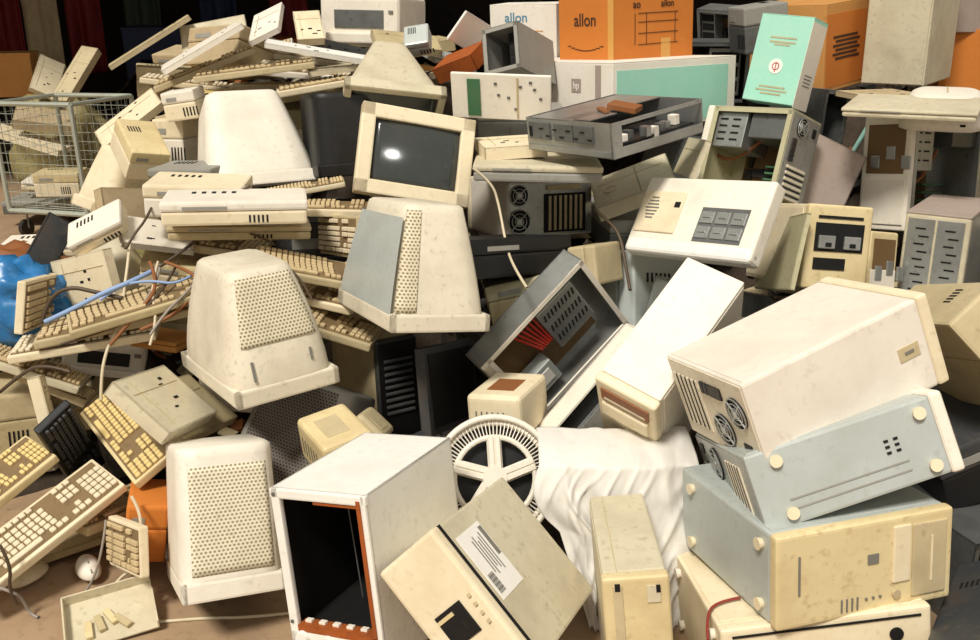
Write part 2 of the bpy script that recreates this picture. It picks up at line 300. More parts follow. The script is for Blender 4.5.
 'vI': ((1.206, 2.05, 0.089), (0.0, 0.0, 0.349), (0.34, 0.34, 0.3), 1),
 'vK': ((1.345, 3.527, 0.806), (0.0, 0.436, 0.0), (0.02, 0.02, 0.5), 1),
 'vL': ((1.173, 3.288, 0.761), (-0.262, 0.436, 0.0), (0.2, 0.04, 0.3), 1),
 'vM': ((1.194, 2.623, 0.448), (0.0, 0.087, 0.175), (0.4, 0.35, 0.12), 1),
 'vN': ((0.751, 2.657, 0.443), (0.0, 0.262, 0.349), (0.42, 0.4, 0.18), 1),
 'vO': ((0.81, 3.635, 0.785), (0.175, 0.175, 0.524), (0.3, 0.3, 0.2), 1),
 'vP': ((0.575, 3.296, 0.614), (0.0, 0.07, 0.175), (0.42, 0.38, 0.12), 1),
 'wA': ((0.282, 3.725, 0.588), (0.0, 0.0, 0.07), (0.42, 0.4, 0.18), 1),
 'wB': ((-0.566, 3.224, 0.538), (0.0, 0.0, 0.175), (0.36, 0.34, 0.3), 1),
 'wC': ((-1.021, 3.772, 0.577), (0.0, 0.0, 0.105), (0.4, 0.36, 0.16), 1),
 'wD': ((-0.746, 2.986, 0.247), (0.0, 0.0, -0.175), (0.38, 0.36, 0.3), 1),
 'wE': ((0.066, 2.92, 0.347), (0.0, -0.14, 0.349), (0.3, 0.3, 0.16), 1),
 'wH': ((-0.118, 2.493, 0.125), (0.0, -0.175, 0.524), (0.26, 0.2, 0.1), 1),
 'monShellLA': ((-1.467, 3.674, 0.692), (1.222, 0.175, -0.436), (0.2, 0.26, 0.22), 1),
 'monShellLB': ((-1.253, 3.013, 0.527), (1.047, -0.349, 0.262), (0.2, 0.22, 0.2), 1),
 'tH': ((-1.164, 2.195, 0.031), (0.0, -0.14, 0.436), (0.36, 0.2, 0.02), 1),
 'tG': ((-0.998, 2.203, 0.12), (0.0, 0.14, 1.047), (0.3, 0.14, 0.03), 1),
 'xA': ((-1.281, 2.778, 0.163), (0.0, 0.0, 0.175), (0.3, 0.2, 0.12), 1),
 'xB': ((-1.013, 2.498, 0.112), (0.0, 0.0, 0.524), (0.25, 0.25, 0.1), 1),
 'xC': ((-1.533, 4.415, 1.177), (0.0, -0.524, 0.349), (0.42, 0.14, 0.02), 1),
 'xD': ((-1.261, 4.498, 1.189), (0.698, -0.175, 0.175), (0.3, 0.2, 0.03), 1),
 'xE': ((-0.508, 3.793, 1.125), (0.0, -0.105, 0.262), (0.4, 0.12, 0.02), 1),
 'xF': ((-1.077, 3.759, 0.999), (0.0, 0.07, 0.087), (0.38, 0.14, 0.03), 1),
 'xG': ((-0.778, 3.935, 0.998), (0.0, -0.175, 0.0), (0.36, 0.15, 0.03), 1),
 'xH': ((0.106, 3.374, 0.976), (0.0, 0.0, 0.0), (0.3, 0.2, 0.1), 1),
 'monAW': ((-0.52, 2.379, 0.209), (1.082, 0.14, -0.384), (0.34, 0.36, 0.3), 1),
 'yA': ((-1.492, 3.948, 0.895), (0.349, -0.611, 0.349), (0.3, 0.16, 0.03), 1),
 'yB': ((-1.258, 3.386, 0.868), (0.524, 0.175, 0.698), (0.14, 0.2, 0.12), 1),
 'yC': ((-1.255, 3.195, 0.686), (-0.349, 0.175, 0.873), (0.2, 0.05, 0.16), 1),
 'yD': ((-1.061, 2.892, 0.684), (0.349, 0.262, 0.524), (0.22, 0.16, 0.02), 1),
 'yE': ((-1.207, 2.82, 0.725), (0.349, -0.436, 0.175), (0.18, 0.14, 0.05), 1),
 'yG': ((0.278, 3.096, 0.95), (0.0, 0.0, 0.349), (0.14, 0.06, 0.05), 1),
 'yH': ((1.465, 3.611, 1.035), (0.0, 0.0, 0.262), (0.25, 0.2, 0.02), 1),
 'yI': ((0.418, 3.211, 0.526), (0.175, 0.349, 0.698), (0.1, 0.08, 0.06), 1),
 'yJ': ((0.376, 3.006, 0.481), (0.698, 0.175, 0.349), (0.1, 0.12, 0.006), 1),
}
CABLES = {
 'floorCord': [(-0.9, 1.85, -0.016), (-0.813, 1.862, -0.014), (-0.675, 1.881, -0.02), (-0.579, 1.881, -0.02), (-0.462, 1.902, -0.019)],
 'plugCord': [(-0.945, 1.906, 0.021), (-0.929, 1.967, 0.041), (-0.899, 1.995, 0.06), (-0.86, 2.008, 0.065)],
 'creamA': [(-1.09, 2.761, 0.703), (-1.069, 2.671, 0.66), (-1.058, 2.586, 0.601), (-1.04, 2.5, 0.54), (-1.064, 2.438, 0.488), (-1.075, 2.391, 0.418), (-1.075, 2.368, 0.353)],
 'creamB': [(-1.146, 2.825, 0.733), (-1.089, 2.697, 0.674), (-1.068, 2.715, 0.722), (-1.03, 2.787, 0.774), (-1.043, 2.972, 0.843)],
 'darkA': [(-1.276, 2.516, 0.528), (-1.259, 2.54, 0.592), (-1.196, 2.551, 0.624), (-1.125, 2.546, 0.608), (-1.048, 2.54, 0.592)],
 'darkB': [(-0.99, 2.663, 0.638), (-0.901, 2.683, 0.694), (-0.818, 2.728, 0.758), (-0.761, 2.8, 0.839), (-0.729, 2.827, 0.855)],
 'darkC': [(-0.735, 2.847, 0.85), (-0.772, 2.823, 0.843), (-0.782, 2.787, 0.805), (-0.755, 2.752, 0.767), (-0.678, 2.727, 0.755)],
 'blueA': [(-1.258, 2.498, 0.535), (-1.173, 2.511, 0.572), (-1.088, 2.527, 0.615), (-1.011, 2.557, 0.64), (-0.97, 2.636, 0.652)],
 'darkD': [(-1.302, 2.284, 0.415), (-1.279, 2.354, 0.434), (-1.238, 2.403, 0.449), (-1.16, 2.394, 0.426)],
 'creamD': [(-0.051, 2.786, 0.917), (0.006, 2.791, 0.874), (0.027, 2.787, 0.805), (0.045, 2.713, 0.716), (0.062, 2.553, 0.686), (0.099, 2.397, 0.669)],
 'purple': [(-1.156, 1.87, 0.097), (-1.128, 1.867, 0.088), (-1.119, 1.887, 0.056), (-1.11, 1.89, 0.005), (-1.086, 1.882, -0.016)],
 'darkE': [(-1.146, 1.887, 0.203), (-1.118, 1.871, 0.159), (-1.137, 1.868, 0.092), (-1.124, 1.873, 0.046)],
 'greyF': [(-0.939, 1.994, 0.204), (-0.938, 1.952, 0.147), (-0.978, 1.936, 0.043), (-1.014, 1.926, 0.016)],
 'white': [(-0.877, 2.014, 0.259), (-0.855, 2.002, 0.227), (-0.853, 1.982, 0.17), (-0.872, 1.986, 0.095), (-0.854, 1.997, 0.067)],
 'darkG': [(0.329, 2.89, 0.765), (0.37, 2.828, 0.742), (0.398, 2.795, 0.709), (0.409, 2.738, 0.64), (0.417, 2.662, 0.576)],
 'brownH': [(-0.974, 2.452, 0.528), (-0.901, 2.492, 0.549), (-0.848, 2.519, 0.593), (-0.818, 2.581, 0.648), (-0.95, 2.642, 0.669)],
 'brownI': [(-1.05, 2.42, 0.496), (-0.974, 2.472, 0.58), (-0.94, 2.552, 0.627), (-0.994, 2.642, 0.669)],
 'red': [(0.431, 1.531, 0.219), (0.436, 1.58, 0.235), (0.466, 1.633, 0.234), (0.521, 1.644, 0.236)],
 'creamJ': [(-0.939, 2.429, 0.522), (-0.905, 2.47, 0.575), (-0.859, 2.514, 0.61), (-0.834, 2.557, 0.64)],
 'tangA': [(-1.16, 2.434, 0.535), (-1.091, 2.441, 0.556), (-1.016, 2.464, 0.559), (-0.961, 2.519, 0.593), (-0.961, 2.627, 0.655)],
 'tangB': [(-1.188, 2.42, 0.496), (-1.105, 2.429, 0.522), (-1.002, 2.46, 0.549), (-0.919, 2.529, 0.62), (-0.922, 2.671, 0.66)],
 'tangC': [(-0.947, 2.438, 0.488), (-0.928, 2.471, 0.55), (-0.961, 2.529, 0.62), (-0.974, 2.652, 0.666)],
 'tangD': [(-1.102, 2.519, 0.593), (-1.054, 2.552, 0.627), (-0.968, 2.557, 0.64), (-0.883, 2.552, 0.627), (-0.844, 2.625, 0.65)],
 'tangE': [(-0.839, 2.758, 0.781), (-0.774, 2.718, 0.73), (-0.699, 2.721, 0.738), (-0.635, 2.688, 0.707)],
 'frontF': [(-0.664, 2.55, 0.678), (-0.612, 2.575, 0.689), (-0.541, 2.562, 0.654), (-0.507, 2.538, 0.587)],
}

# ------------------------------------------------------------ builders
def fan_part(root, name, c, r, axis, m='steel'):
    """a round fan guard over a dark recess, facing along axis"""
    b = MB(); b.cyl(c, r, .003, axis); b.obj(name, 'dark', root)
    off = {'x': Vector((.004, 0, 0)), 'y': Vector((0, .004, 0))}[axis] * (1 if (c[0] if axis == 'x' else c[1]) > 0 else -1)
    g = MB(); c2 = Vector(c)+off
    for k in (1, .68, .38): g.ring(c2, r*k, .0018, axis, 22, 5)
    for a in range(4):
        an = R(45+90*a); v = Vector((0, math.cos(an), math.sin(an))) if axis == 'x' else Vector((math.cos(an), 0, math.sin(an)))
        g.tube(c2, c2+v*r, .0022, 6)
    g.cyl(c2, r*.25, .004, axis)
    g.obj('fan_guard', m, root)
def tower(name, label, cat, key, body='offw', bezel='cream', rear='steel', open_side=0, group=None, front='bays', feet=True, inside='pcb', cut=None, seam=True):
    """upright computer case: x width, y depth (front at -y), z height"""
    root, (W, D, H), fx = thing(name, label, cat, key, group)
    w, d, h = W, D, H; bz = .028; t = .0035
    if open_side:
        sgn = open_side*fx; b = MB()
        b.box((-sgn*(w/2-t/2), bz/2, h/2), (t, d-bz, h)); b.box((0, bz/2, t/2), (w, d-bz, t)); b.box((0, bz/2, h-t/2), (w, d-bz, t))
        b.box((0, d/2-t/2, h/2), (w, t, h)); b.box((0, -d/2+bz+t/2, h/2), (w, t, h))
        for z in (.009, h-.009): b.box((sgn*(w/2-.002), bz/2, z), (.003, d-bz, .018))
        for y in (-d/2+bz+.009, d/2-.009): b.box((sgn*(w/2-.002), y, h/2), (.003, .018, h))
        b.obj('shell', body, root)
        b = MB(); b.box((-sgn*(w/2-.012), .02, h*.47), (.004, d*.62, h*.66)); mb = b.obj('motherboard', inside, root)
        b = MB(); rr = random.Random(key)
        for i in range(9):
            b.box((-sgn*(w/2-.022), rr.uniform(-d*.22, d*.26), rr.uniform(h*.2, h*.72)), (.014, rr.uniform(.01, .05), rr.uniform(.01, .05)))
        b.obj('chips', 'chip', mb)
        b = MB()
        for i in range(4): b.box((-sgn*(w/2-.04), d*.26, h*(.18+.075*i)), (.06, d*.3, .006))
        b.obj('expansion_cards', 'pcb', root)
        b = MB(); dc = .12
        b.box((0, -d/2+bz+dc/2+.01, h*.74), (w*.82, dc, h*.42), .003); b.obj('drive_cage', 'steel', root)
        b = MB()
        for z in (.62, .70, .78, .86): 
            for yy in (.04, .09): b.box((sgn*(w*.41+.001), -d/2+bz+yy, h*z), (.003, .03, .006))
        b.obj('cage_slots', 'dark', root)
        b = MB(); b.box((0, d/2-.085, h-.055), (w*.8, .15, .088), .004); b.obj('power_supply', 'dsteel', root)
        b = MB(); n = 9; pts = [Vector((sgn*w*.1, d*.12-i*.028, h*(.72-.5*math.sin(i/n*3)*.6))) for i in range(n)]
        for p, q in zip(pts, pts[1:]): b.tube(p, q, .006, 6)
        b.obj('loose_wiring', 'copper', root)
    else:
        b = MB(); b.box((0, bz/2, h/2), (w-.004, d-bz, h), .006); b.obj('shell', body, root)
        if seam:
            for s in (-1, 1):
                b = MB(); b.box((s*(w/2-.0015), bz/2+.002, h/2), (.003, d-bz-.022, h-.02), .0012); b.obj('side_panel', body, root)
    y0 = -d/2
    b = MB(); b.box((0, y0+bz/2, h/2), (w+.003, bz, h+.003), .009, seg=3)
    b.obj('front_bezel', bezel, root)
    if front == 'bays':
        if h >= w:
            bw = min(w*.8, .15)
            for i in range(2 if h > .3 else 1):
                b = MB(); b.box((0, y0-.001, h*.90-i*.047), (bw, .006, .041), .0015); o = b.obj('drive_bay', bezel, root)
                g = MB(); g.box((bw*.33, y0-.005, h*.90-i*.047-.008), (.012, .004, .005)); g.obj('eject_button', 'led', o)
            b = MB(); b.box((0, y0-.0005, h*.90-.1), (bw*.72, .004, .008)); b.obj('floppy_slot', 'dark', root)
            b = MB(); b.cyl((w*.22*fx, y0-.002, h*.55), .011, .008, 'y', 18); b.obj('power_button', 'led', root)
            b = MB()
            for i in range(7): b.box((0, y0-.0005, h*.10+i*.011), (w*.55, .003, .004))
            b.obj('vent_slots', 'dark', root)
            b = MB(); b.box((0, y0-.0008, h*.42), (w*.7, .003, .0015)); b.box((-w*.3, y0-.0008, h*.5), (.0015, .003, h*.6)); b.obj('groove', 'tan', root)
        else:
            b = MB(); b.box((w*.24, y0-.001, h*.68), (.15, .006, .04), .0015); b.obj('drive_bay', bezel, root)
            b = MB(); b.box((w*.24, y0-.001, h*.3), (.1, .004, .008)); b.obj('floppy_slot', 'dark', root)
            b = MB(); b.cyl((-w*.38, y0-.002, h*.4), .009, .008, 'y', 18); b.obj('power_button', 'led', root)
    elif callable(front): front(root, w, d, h, fx)
    # rear
    y1 = d/2
    b = MB(); b.box((0, y1+.0005, h/2), (w-.014, .003, h-.014)); b.obj('rear_panel', rear, root)
    ph = min(.085, h*.25)
    if h >= w:
        fan_part(root, 'fan_recess', (w*.12, y1+.003, h-ph*.62), min(ph*.42, w*.3), 'y')
        b = MB(); b.box((-w*.30, y1+.003, h-ph*.62), (.022, .004, .03)); b.obj('power_socket', 'black', root)
        if h > .3: fan_part(root, 'fan_recess', (-w*.18, y1+.003, h*.60), .036, 'y')
        b = MB()
        for i, z in enumerate((.68, .64, .60, .56, .51, .46)): b.box((w*.27, y1+.004, h*z), (.026, .006, .012))
        b.obj('ports', 'chip', root)
        b = MB()
        for i in range(6): b.box((0, y1+.003, h*.38-i*.02), (w*.62, .004, .009))
        b.obj('slot_covers', 'beige', root)
        b = MB()
        for i in range(5): b.box((0, y1+.0035, h*.38-.010-i*.02), (w*.6, .003, .0035))
        b.obj('slot_gaps', 'dark', root)
    else:
        fan_part(root, 'fan_recess', (-w*.38*fx, y1+.003, h*.30), min(h*.24, .04), 'y')
        b = MB()
        for i in range(7): b.box((fx*(w*-.02+i*w*.062), y1+.003, h*.42), (w*.03, .005, h*.62))
        b.obj('slot_covers', 'khaki', root)
        b = MB(); b.box((fx*w*.16, y1+.002, h*.42), (w*.5, .003, h*.7)); b.obj('slot_recess', 'dark', root)
        fan_part(root, 'fan_recess', (-w*.38*fx, y1+.003, h*.76), min(h*.2, .034), 'y')
        MB().box((fx*w*.14, y1+.006, h*.88), (w*.4, .012, h*.09), .002).obj('card_bracket', 'khaki', root)
    if feet:
        for sx in (-1, 1):
            for sy in (-1, 1):
                b = MB(); b.cyl((sx*w*.33, sy*d*.36, -.005), .013, .012, 'z', 16, .010); b.smooth = False
                b.obj('foot', 'cream' if body == 'blue' else 'light', root)
    return root, (W, D, H), fx
def rrect(w, h, r, n=5, p=2.6):
    """rounded-rectangle ring of 4n points in x,z"""
    out = []
    for i in range(4*n):
        a = 2*math.pi*(i+.5)/(4*n); c, s = math.cos(a), math.sin(a)
        k = (abs(c)**r+abs(s)**r)**(-1/r)
        out.append((w/2*c*k, h/2*s*k))
    return out
def loft(bm, rings, cap=True):
    vs = [[bm.verts.new(p) for p in r] for r in rings]; n = len(vs[0])
    for a, b in zip(vs, vs[1:]):
        for i in range(n): bm.faces.new((a[i], a[(i+1) % n], b[(i+1) % n], b[i]))
    if cap: bm.faces.new(vs[0]); bm.faces.new(vs[-1][::-1])
    return vs
def crt(name, label, key, tpl=(.6, .55), body='beige', perf=None, perf_range=(.12, .8), perf_side='z', screen='glass', perf_s=(-.8, .8), group=None, ease=1.0, corner=7, panel=None, details=True, cat='monitor', fr=.075, chin=.13):
    """tube monitor: screen at -y, housing tapers towards +y"""
    root, (w, d, h), fx = thing(name, label, cat, key, group)
    bz = .045; n = 8; y0 = -d/2
    def sect(t, grow=1):
        y = y0+bz*.6+(d-bz*.6)*t; e = t**ease
        kw = 1+(tpl[0]-1)*e; kh = 1+(tpl[1]-1)*e
        r = rrect(w*kw*grow*.99, h*kh*grow*.99, corner, n)
        return [(x, y, z+h/2) for x, z in r]
    b = MB(); rings = [sect(t) for t in (0, .08, .2, .35, .5, .65, .8, .92, .98)]
    last = sect(1.0); c = Vector((0, d/2, h/2)); rings.append([tuple(c+(Vector(p)-c)*.93) for p in last])
    loft(b.bm, rings); b.smooth = True; hs = b.obj('housing', body, root)
    # bezel ring
    b = MB(); fr = w*fr; ch = h*chin
    zt = h; zb = 0
    b.box((0, y0+bz/2, h-fr/2), (w, bz, fr), .006); b.box((0, y0+bz/2, ch/2), (w, bz, ch), .006)
    for s in (-1, 1): b.box((s*(w/2-fr/2), y0+bz/2, h/2), (fr, bz, h), .006)
    b.obj('bezel', body, root)
    b = MB(); gx = w-2*fr+.004; gz = h-fr-ch+.004; zc = ch+(h-fr-ch)/2; g = 10; vs = []
    for i in range(g+1):
        row = []
        for j in range(g+1):
            u = i/g*2-1; v = j/g*2-1
            row.append(b.bm.verts.new((u*gx/2, y0+.012+.012*(u*u+v*v)*.5, zc+v*gz/2)))
        vs.append(row)
    for i in range(g):
        for j in range(g): b.bm.faces.new((vs[i][j], vs[i+1][j], vs[i+1][j+1], vs[i][j+1]))
    b.smooth = True; so = b.obj('screen', screen, root)
    sm = so.modifiers.new('thick', 'SOLIDIFY'); sm.thickness = .006; sm.offset = 1
    if details:
        for i in range(3):
            b = MB(); b.box((w*(.1+.08*i), y0-.001, ch*.45), (.014, .005, .007), .001); b.obj('control_button', 'led', root)
    if perf:
        # perforated patch following the housing on one side
        b = MB(); uvl = b.bm.loops.layers.uv.new('UVMap'); t0, t1 = perf_range; NT, NU = 14, 16; g = []
        for i in range(NT+1):
            t = t0+(t1-t0)*i/NT; e = t**ease; kw = 1+(tpl[0]-1)*e; kh = 1+(tpl[1]-1)*e; y = y0+bz*.6+(d-bz*.6)*t; row = []
            for j in range(NU+1):
                s = perf_s[0]+(perf_s[1]-perf_s[0])*j/NU
                if perf_side == 'z':
                    x = s*w*kw*.5*.99; q = (1-abs(s)**corner)**(1/corner); p = (x, y, h/2+q*h*kh*.5*.99+.0015)
                else:
                    z = s*h*kh*.5*.99; q = (1-abs(s)**corner)**(1/corner); sg = 1 if perf_side == '+' else -1; p = (sg*fx*(q*w*kw*.5*.99+.0015), y, h/2+z)
                row.append((b.bm.verts.new(p), (s*(w if perf_side == 'z' else h)*.5*(kw if perf_side == 'z' else kh), y)))
            g.append(row)
        for i in range(NT):
            for j in range(NU):
                q = [g[i][j], g[i+1][j], g[i+1][j+1], g[i][j+1]]; f = b.bm.faces.new([v[0] for v in q])
                for l, v in zip(f.loops, q): l[uvl].uv = (v[1][0]+.5, v[1][1]+.5)
        b.smooth = True; o = b.obj('vent_grille', perf, root)
        sm = o.modifiers.new('thick', 'SOLIDIFY'); sm.thickness = .001
    if panel:
        # flat coloured service panel on one side of the housing
        b = MB(); g = []
        for t in (.06, .3, .6, .88):
            e = t**ease; kw = 1+(tpl[0]-1)*e; kh = 1+(tpl[1]-1)*e; y = y0+bz*.6+(d-bz*.6)*t
            g.append([b.bm.verts.new((panel[0]*fx*(w*kw*.5*.99+.002), y, h/2+s*h*kh*.5*.92)) for s in (-1, 1)])
        for a, c2 in zip(g, g[1:]): b.bm.faces.new((a[0], a[1], c2[1], c2[0]))
        o = b.obj('service_panel', panel[1], root); sm = o.modifiers.new('thick', 'SOLIDIFY'); sm.thickness = .002
    return root, (w, d, h), fx
def keyboard(label, key, body='cream', keys='key', under=False, group=None, name='keyboard'):
    root, (w, d, h), fx = thing(name, label, 'keyboard', key, group)
    b = MB(); t = min(h, .03)
    b.box((0, 0, t*.4), (w, d, t*.8), .005); b.obj('base', body, root)
    b = MB()
    if under:
        b.box((0, 0, -.0005), (w*.2, d*.3, .001)); b.obj('type_plate', 'paper', root)
        for s in (-1, 1):
            b = MB(); b.box((s*w*.4, d*.36, -.003), (.035, .016, .005), .001); b.obj('foot', 'grey', root)
        b = MB()
    k = w/.45; rows = 5; pitch = .019*k; py = (d*.80)/6.2
    y = -d*.40+py/2; z = t*.8+.0045
    for r in range(6):
        yy = y+r*py+(.4*py if r == 5 else 0)
        kw = pitch*.84; kh = py*.8
        if r == 0:
            b.box((-w*.155, yy, z), (pitch*5.8, kh, .009), .002, seg=1)
            for x in (-.455, -.41, -.365, .04, .085, .125): b.box((x*w, yy, z), (kw, kh, .009), .002, seg=1)
        else:
            off = {1: .3, 2: .15, 3: 0, 4: 0, 5: 0}[r]*pitch
            for i in range(13 if r < 5 else 12):
                b.box((-w*.455+off*.6+i*pitch*1.03, yy, z), (kw, kh, .009), .002, seg=1)
        for i in range(3):
            if r in (0, 3, 4, 5) or (r == 1 and i == 1): b.box((w*.20+i*pitch, yy, z), (kw, kh, .009), .002, seg=1)
        if r < 5:
            for i in range(4): b.box((w*.345+i*pitch*.95, yy, z), (kw, kh, .009), .002, seg=1)
    b.obj('keys', keys, root)
    b = MB(); b.box((0, 0, t*.8+.0003), (w*.96, d*.86, .0015)); b.obj('key_well', 'well' if keys != 'keyb' else 'black', root)
    return root
def slab(name, label, cat, key, m='beige', holes=0, group=None, ribs=True, hm='dark'):
    """thin moulded cover with a folded lip"""
    root, (w, d, h), fx = thing(name, label, cat, key, group); t = min(.004, h*.5)
    b = MB(); b.box((0, 0, h-t/2), (w, d, t), .001)
    for s in (-1, 1):
        b.box((s*(w/2-t/2), 0, h/2), (t, d, h)); b.box((0, s*(d/2-t/2), h/2), (w, t, h))
    b.obj('cover', m, root)
    if ribs:
        b = MB(); b.box((0, d*.2, h+.0005), (w*.86, .002, .002)); b.box((-w*.3, 0, h+.0005), (.002, d*.8, .002)); b.obj('groove', 'khaki', root)
    rr = random.Random(key)
    if holes:
        b = MB()
        for i in range(holes): b.box((rr.uniform(-w*.38, w*.38), rr.uniform(-d*.38, d*.38), h+.0006), (rr.uniform(.006, .02), rr.uniform(.004, .01), .0015))
        b.obj('screw_holes', hm, root)
    return root, (w, d, h), fx
def flatbox(name, label, cat, key, m='beige', m2=None, group=None, slots=5, bev=.008, dark=None):
    """moulded equipment housing: body, lid seam, front panel and vents"""
    root, (w, d, h), fx = thing(name, label, cat, key, group)
    b = MB(); b.box((0, 0, h*.3), (w*.985, d*.985, h*.6), bev); b.obj('body', m2 or m, root)
    b = MB(); b.box((0, 0, h*.8), (w, d, h*.4), bev); b.obj('lid', m, root)
    b = MB()
    for i in range(slots): b.box((w*.1+i*.012, -d*.4925-.0005, h*.28), (.005, .002, h*.3))
    for i in range(slots): b.box((-w*.3+i*w*.07, d*.2, h+.0005), (w*.03, .03, .0015))
    b.obj('vent_slots', dark or 'dark', root)
    b = MB(); b.box((-w*.2, -d/2-.0006, h*.75), (w*.3, .002, h*.12)); b.obj('label_strip', 'grey', root)
    return root, (w, d, h), fx
def carton(name, label, key, m='orange', tape=True, group=None, m_side=None):
    root, (w, d, h), fx = thing(name, label, 'box', key, group)
    b = MB(); b.box((0, 0, h/2), (w, d, h), .003); b.obj('body', m, root)
    b = MB(); b.box((0, 0, h+.0015), (w, d, .003), .001); b.box((0, 0, h+.0035), (.004, d, .001)); b.obj('flaps', m, root)
    if tape:
        b = MB(); b.box((0, 0, h+.0045), (.05, d+.002, .0008)); b.box((0, -d/2-.0008, h*.93), (.05, .001, h*.14)); b.obj('tape', 'tape', root)
    if m_side:
        b = MB(); b.box((fx*(w/2+.0006), -d*.02, h*.47), (.0012, d*(.90 if w > .3 else .985), h*(.84 if w > .3 else .985))); b.obj('side_print', m_side, root)
    return root, (w, d, h), fx
def junkbox(name, label, cat, key, m='steel', group=None, openf='-y', inner='pcbd'):
    """open-fronted sheet-metal chassis with rails and boards inside"""
    root, (w, d, h), fx = thing(name, label, cat, key, group); t = .004
    faces = {'-x': (0, -1), '+x': (0, 1), '-y': (1, -1), '+y': (1, 1), '-z': (2, -1), '+z': (2, 1)}
    ax, sg = faces[openf]
    if ax == 0: sg *= fx
    dims = (w, d, h); b = MB()
    for a in range(3):
        for s in (-1, 1):
            if a == ax and s == sg: continue
            c = [0, 0, h/2]; c[a] += s*(dims[a]/2-t/2); dd = list(dims); dd[a] = t; b.box(c, dd, .001)
    # rim of the open face
    oth = [a for a in range(3) if a != ax]
    for a in oth:
        for s in (-1, 1):
            c = [0, 0, h/2]; c[a] += s*(dims[a]/2-.008); c[ax] += sg*(dims[ax]/2-t/2); dd = list(dims); dd[a] = .016; dd[ax] = t; b.box(c, dd, .001)
    b.obj('shell', m, root)
    rr = random.Random(key)
    c = [0, 0, h/2]; c[ax] -= sg*(dims[ax]/2-.012); dd = [v*.86 for v in dims]; dd[ax] = .004
    b = MB(); b.box(c, dd); mb = b.obj('circuit_board', inner, root)
    b = MB()
    for i in range(10):
        q = list(c); q[ax] += sg*.012; e = [rr.uniform(.012, .05) for _ in range(3)]; e[ax] = .02
        for a in oth: q[a] += rr.uniform(-.36, .36)*dims[a]
        b.box(q, e, .001)
    b.obj('components', 'chip', mb)
    c = [0, 0, h/2]; dd = [v*.8 for v in dims]; a0 = oth[0]
    c[a0] += dims[a0]*.24*(1 if rr.random() < .5 else -1); dd[a0] = dims[a0]*.4; dd[ax] = dims[ax]*.7; c[ax] -= sg*dims[ax]*.04
    b = MB(); b.box(c, dd, .003); cg = b.obj('drive_bay', 'steel' if inner != 'dark' else 'black', root)
    b = MB(); q = list(c); q[ax] += sg*(dd[ax]/2+.001)
    for i in range(3):
        e = list(dd); e[ax] = .002; e[oth[1]] = dd[oth[1]]*.22; e[a0] = dd[a0]*.84; p = list(q); p[oth[1]] += (i-1)*dd[oth[1]]*.3; b.box(p, e)
    b.obj('bay_opening', 'dark', cg)
    return root, (w, d, h), fx
# ------------------------------------------------------------ the setting
def struct(b, name, m): o = b.obj(name, m); o['kind'] = 'structure'; return o
m_floor = mat('packed_dirt_floor', (165, 138, 108), .9, grime=.6, dirt=(96, 74, 54), scale=.5, bump=.6)
m_wall = mat('dark_shed_wall', (46, 38, 32), .9, grime=.5, dirt=(20, 16, 13), scale=.2)
struct(MB().box((0, 5, -.05), (24, 22, .1)), 'floor', m_floor)
struct(MB().box((0, 11, 2), (24, .2, 4)), 'wall_back', m_wall)
struct(MB().box((-7, 7.5, 2), (.2, 7, 4)), 'wall_left', m_wall)
struct(MB().box((0, 8.2, 3.1), (24, 5.8, .12)), 'shade_roof', m_wall)  # unseen roof slab, added to keep daylight off the back area

# heap core: a low mound that carries everything
def zmin(k):
    c, r, d, fx = P[k]; m = Euler(r).to_matrix(); return c[2]-sum(abs(m[2][i])*d[i]/2 for i in range(3))
ZM = [(v[0][0], v[0][1], zmin(k), .46*math.sqrt(sum(q*q for q in v[2]))) for k, v in P.items() if v[0][1] < 4.9]
GX, GY = 90, 72; X0, X1, Y0, Y1 = -2.6, 3.0, 1.2, 5.7
def core(x, y):
    num = den = 0; best = 9
    for ox, oy, oz, rad in ZM:
        q = math.hypot(x-ox, y-oy)
        if q < rad+.1: best = min(best, oz)
        wt = 1/(q*q+.02)**2; num += wt*max(oz, 0); den += wt
    h = num/den
    if best < 9: h = min(h, best)
    return h-.035
grid = [[core(X0+(X1-X0)*i/GX, Y0+(Y1-Y0)*j/GY) for j in range(GY+1)] for i in range(GX+1)]
for _ in range(2):
    grid = [[min(grid[i][j], sum(grid[a][b] for a in (max(i-1, 0), i, min(i+1, GX)) for b in (max(j-1, 0), j, min(j+1, GY)))/9) for j in range(GY+1)] for i in range(GX+1)]
def edge(x, y):
    f = min(1, max(0, (x-X0)/.5), max(0, (X1-x)/.4), max(0, (Y1-y)/.5))
    # open floor: lower left corner and the strip in front of the cage
    g = min(1, max(0, (y-(2.28-.1*x if x > -.45 else 2.2))/.25)) if x < -.2 else min(1, max(0, (y-1.45)/.3))
    if x < -1.25 and y > 3.2: g *= min(1, max(0, 1-(y-3.2)/.5)) if x < -1.6 else min(1, max(0, (x+1.6)/.3))
    return f*g
def ground(x, y):
    i = min(GX, max(0, round((x-X0)/(X1-X0)*GX))); j = min(GY, max(0, round((y-Y0)/(Y1-Y0)*GY)))
    e = edge(x, y); return grid[i][j]*e-.05*(1-e)
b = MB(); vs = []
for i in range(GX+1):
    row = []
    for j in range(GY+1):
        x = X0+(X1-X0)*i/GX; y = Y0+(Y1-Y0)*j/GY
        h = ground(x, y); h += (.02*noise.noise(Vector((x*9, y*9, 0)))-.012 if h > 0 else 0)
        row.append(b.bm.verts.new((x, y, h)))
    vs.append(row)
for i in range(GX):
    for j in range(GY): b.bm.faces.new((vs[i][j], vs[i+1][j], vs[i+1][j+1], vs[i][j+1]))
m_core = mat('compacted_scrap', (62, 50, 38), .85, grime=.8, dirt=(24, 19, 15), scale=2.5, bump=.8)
MATS = ['greige', 'dsteel', 'copper', 'char', 'tan']
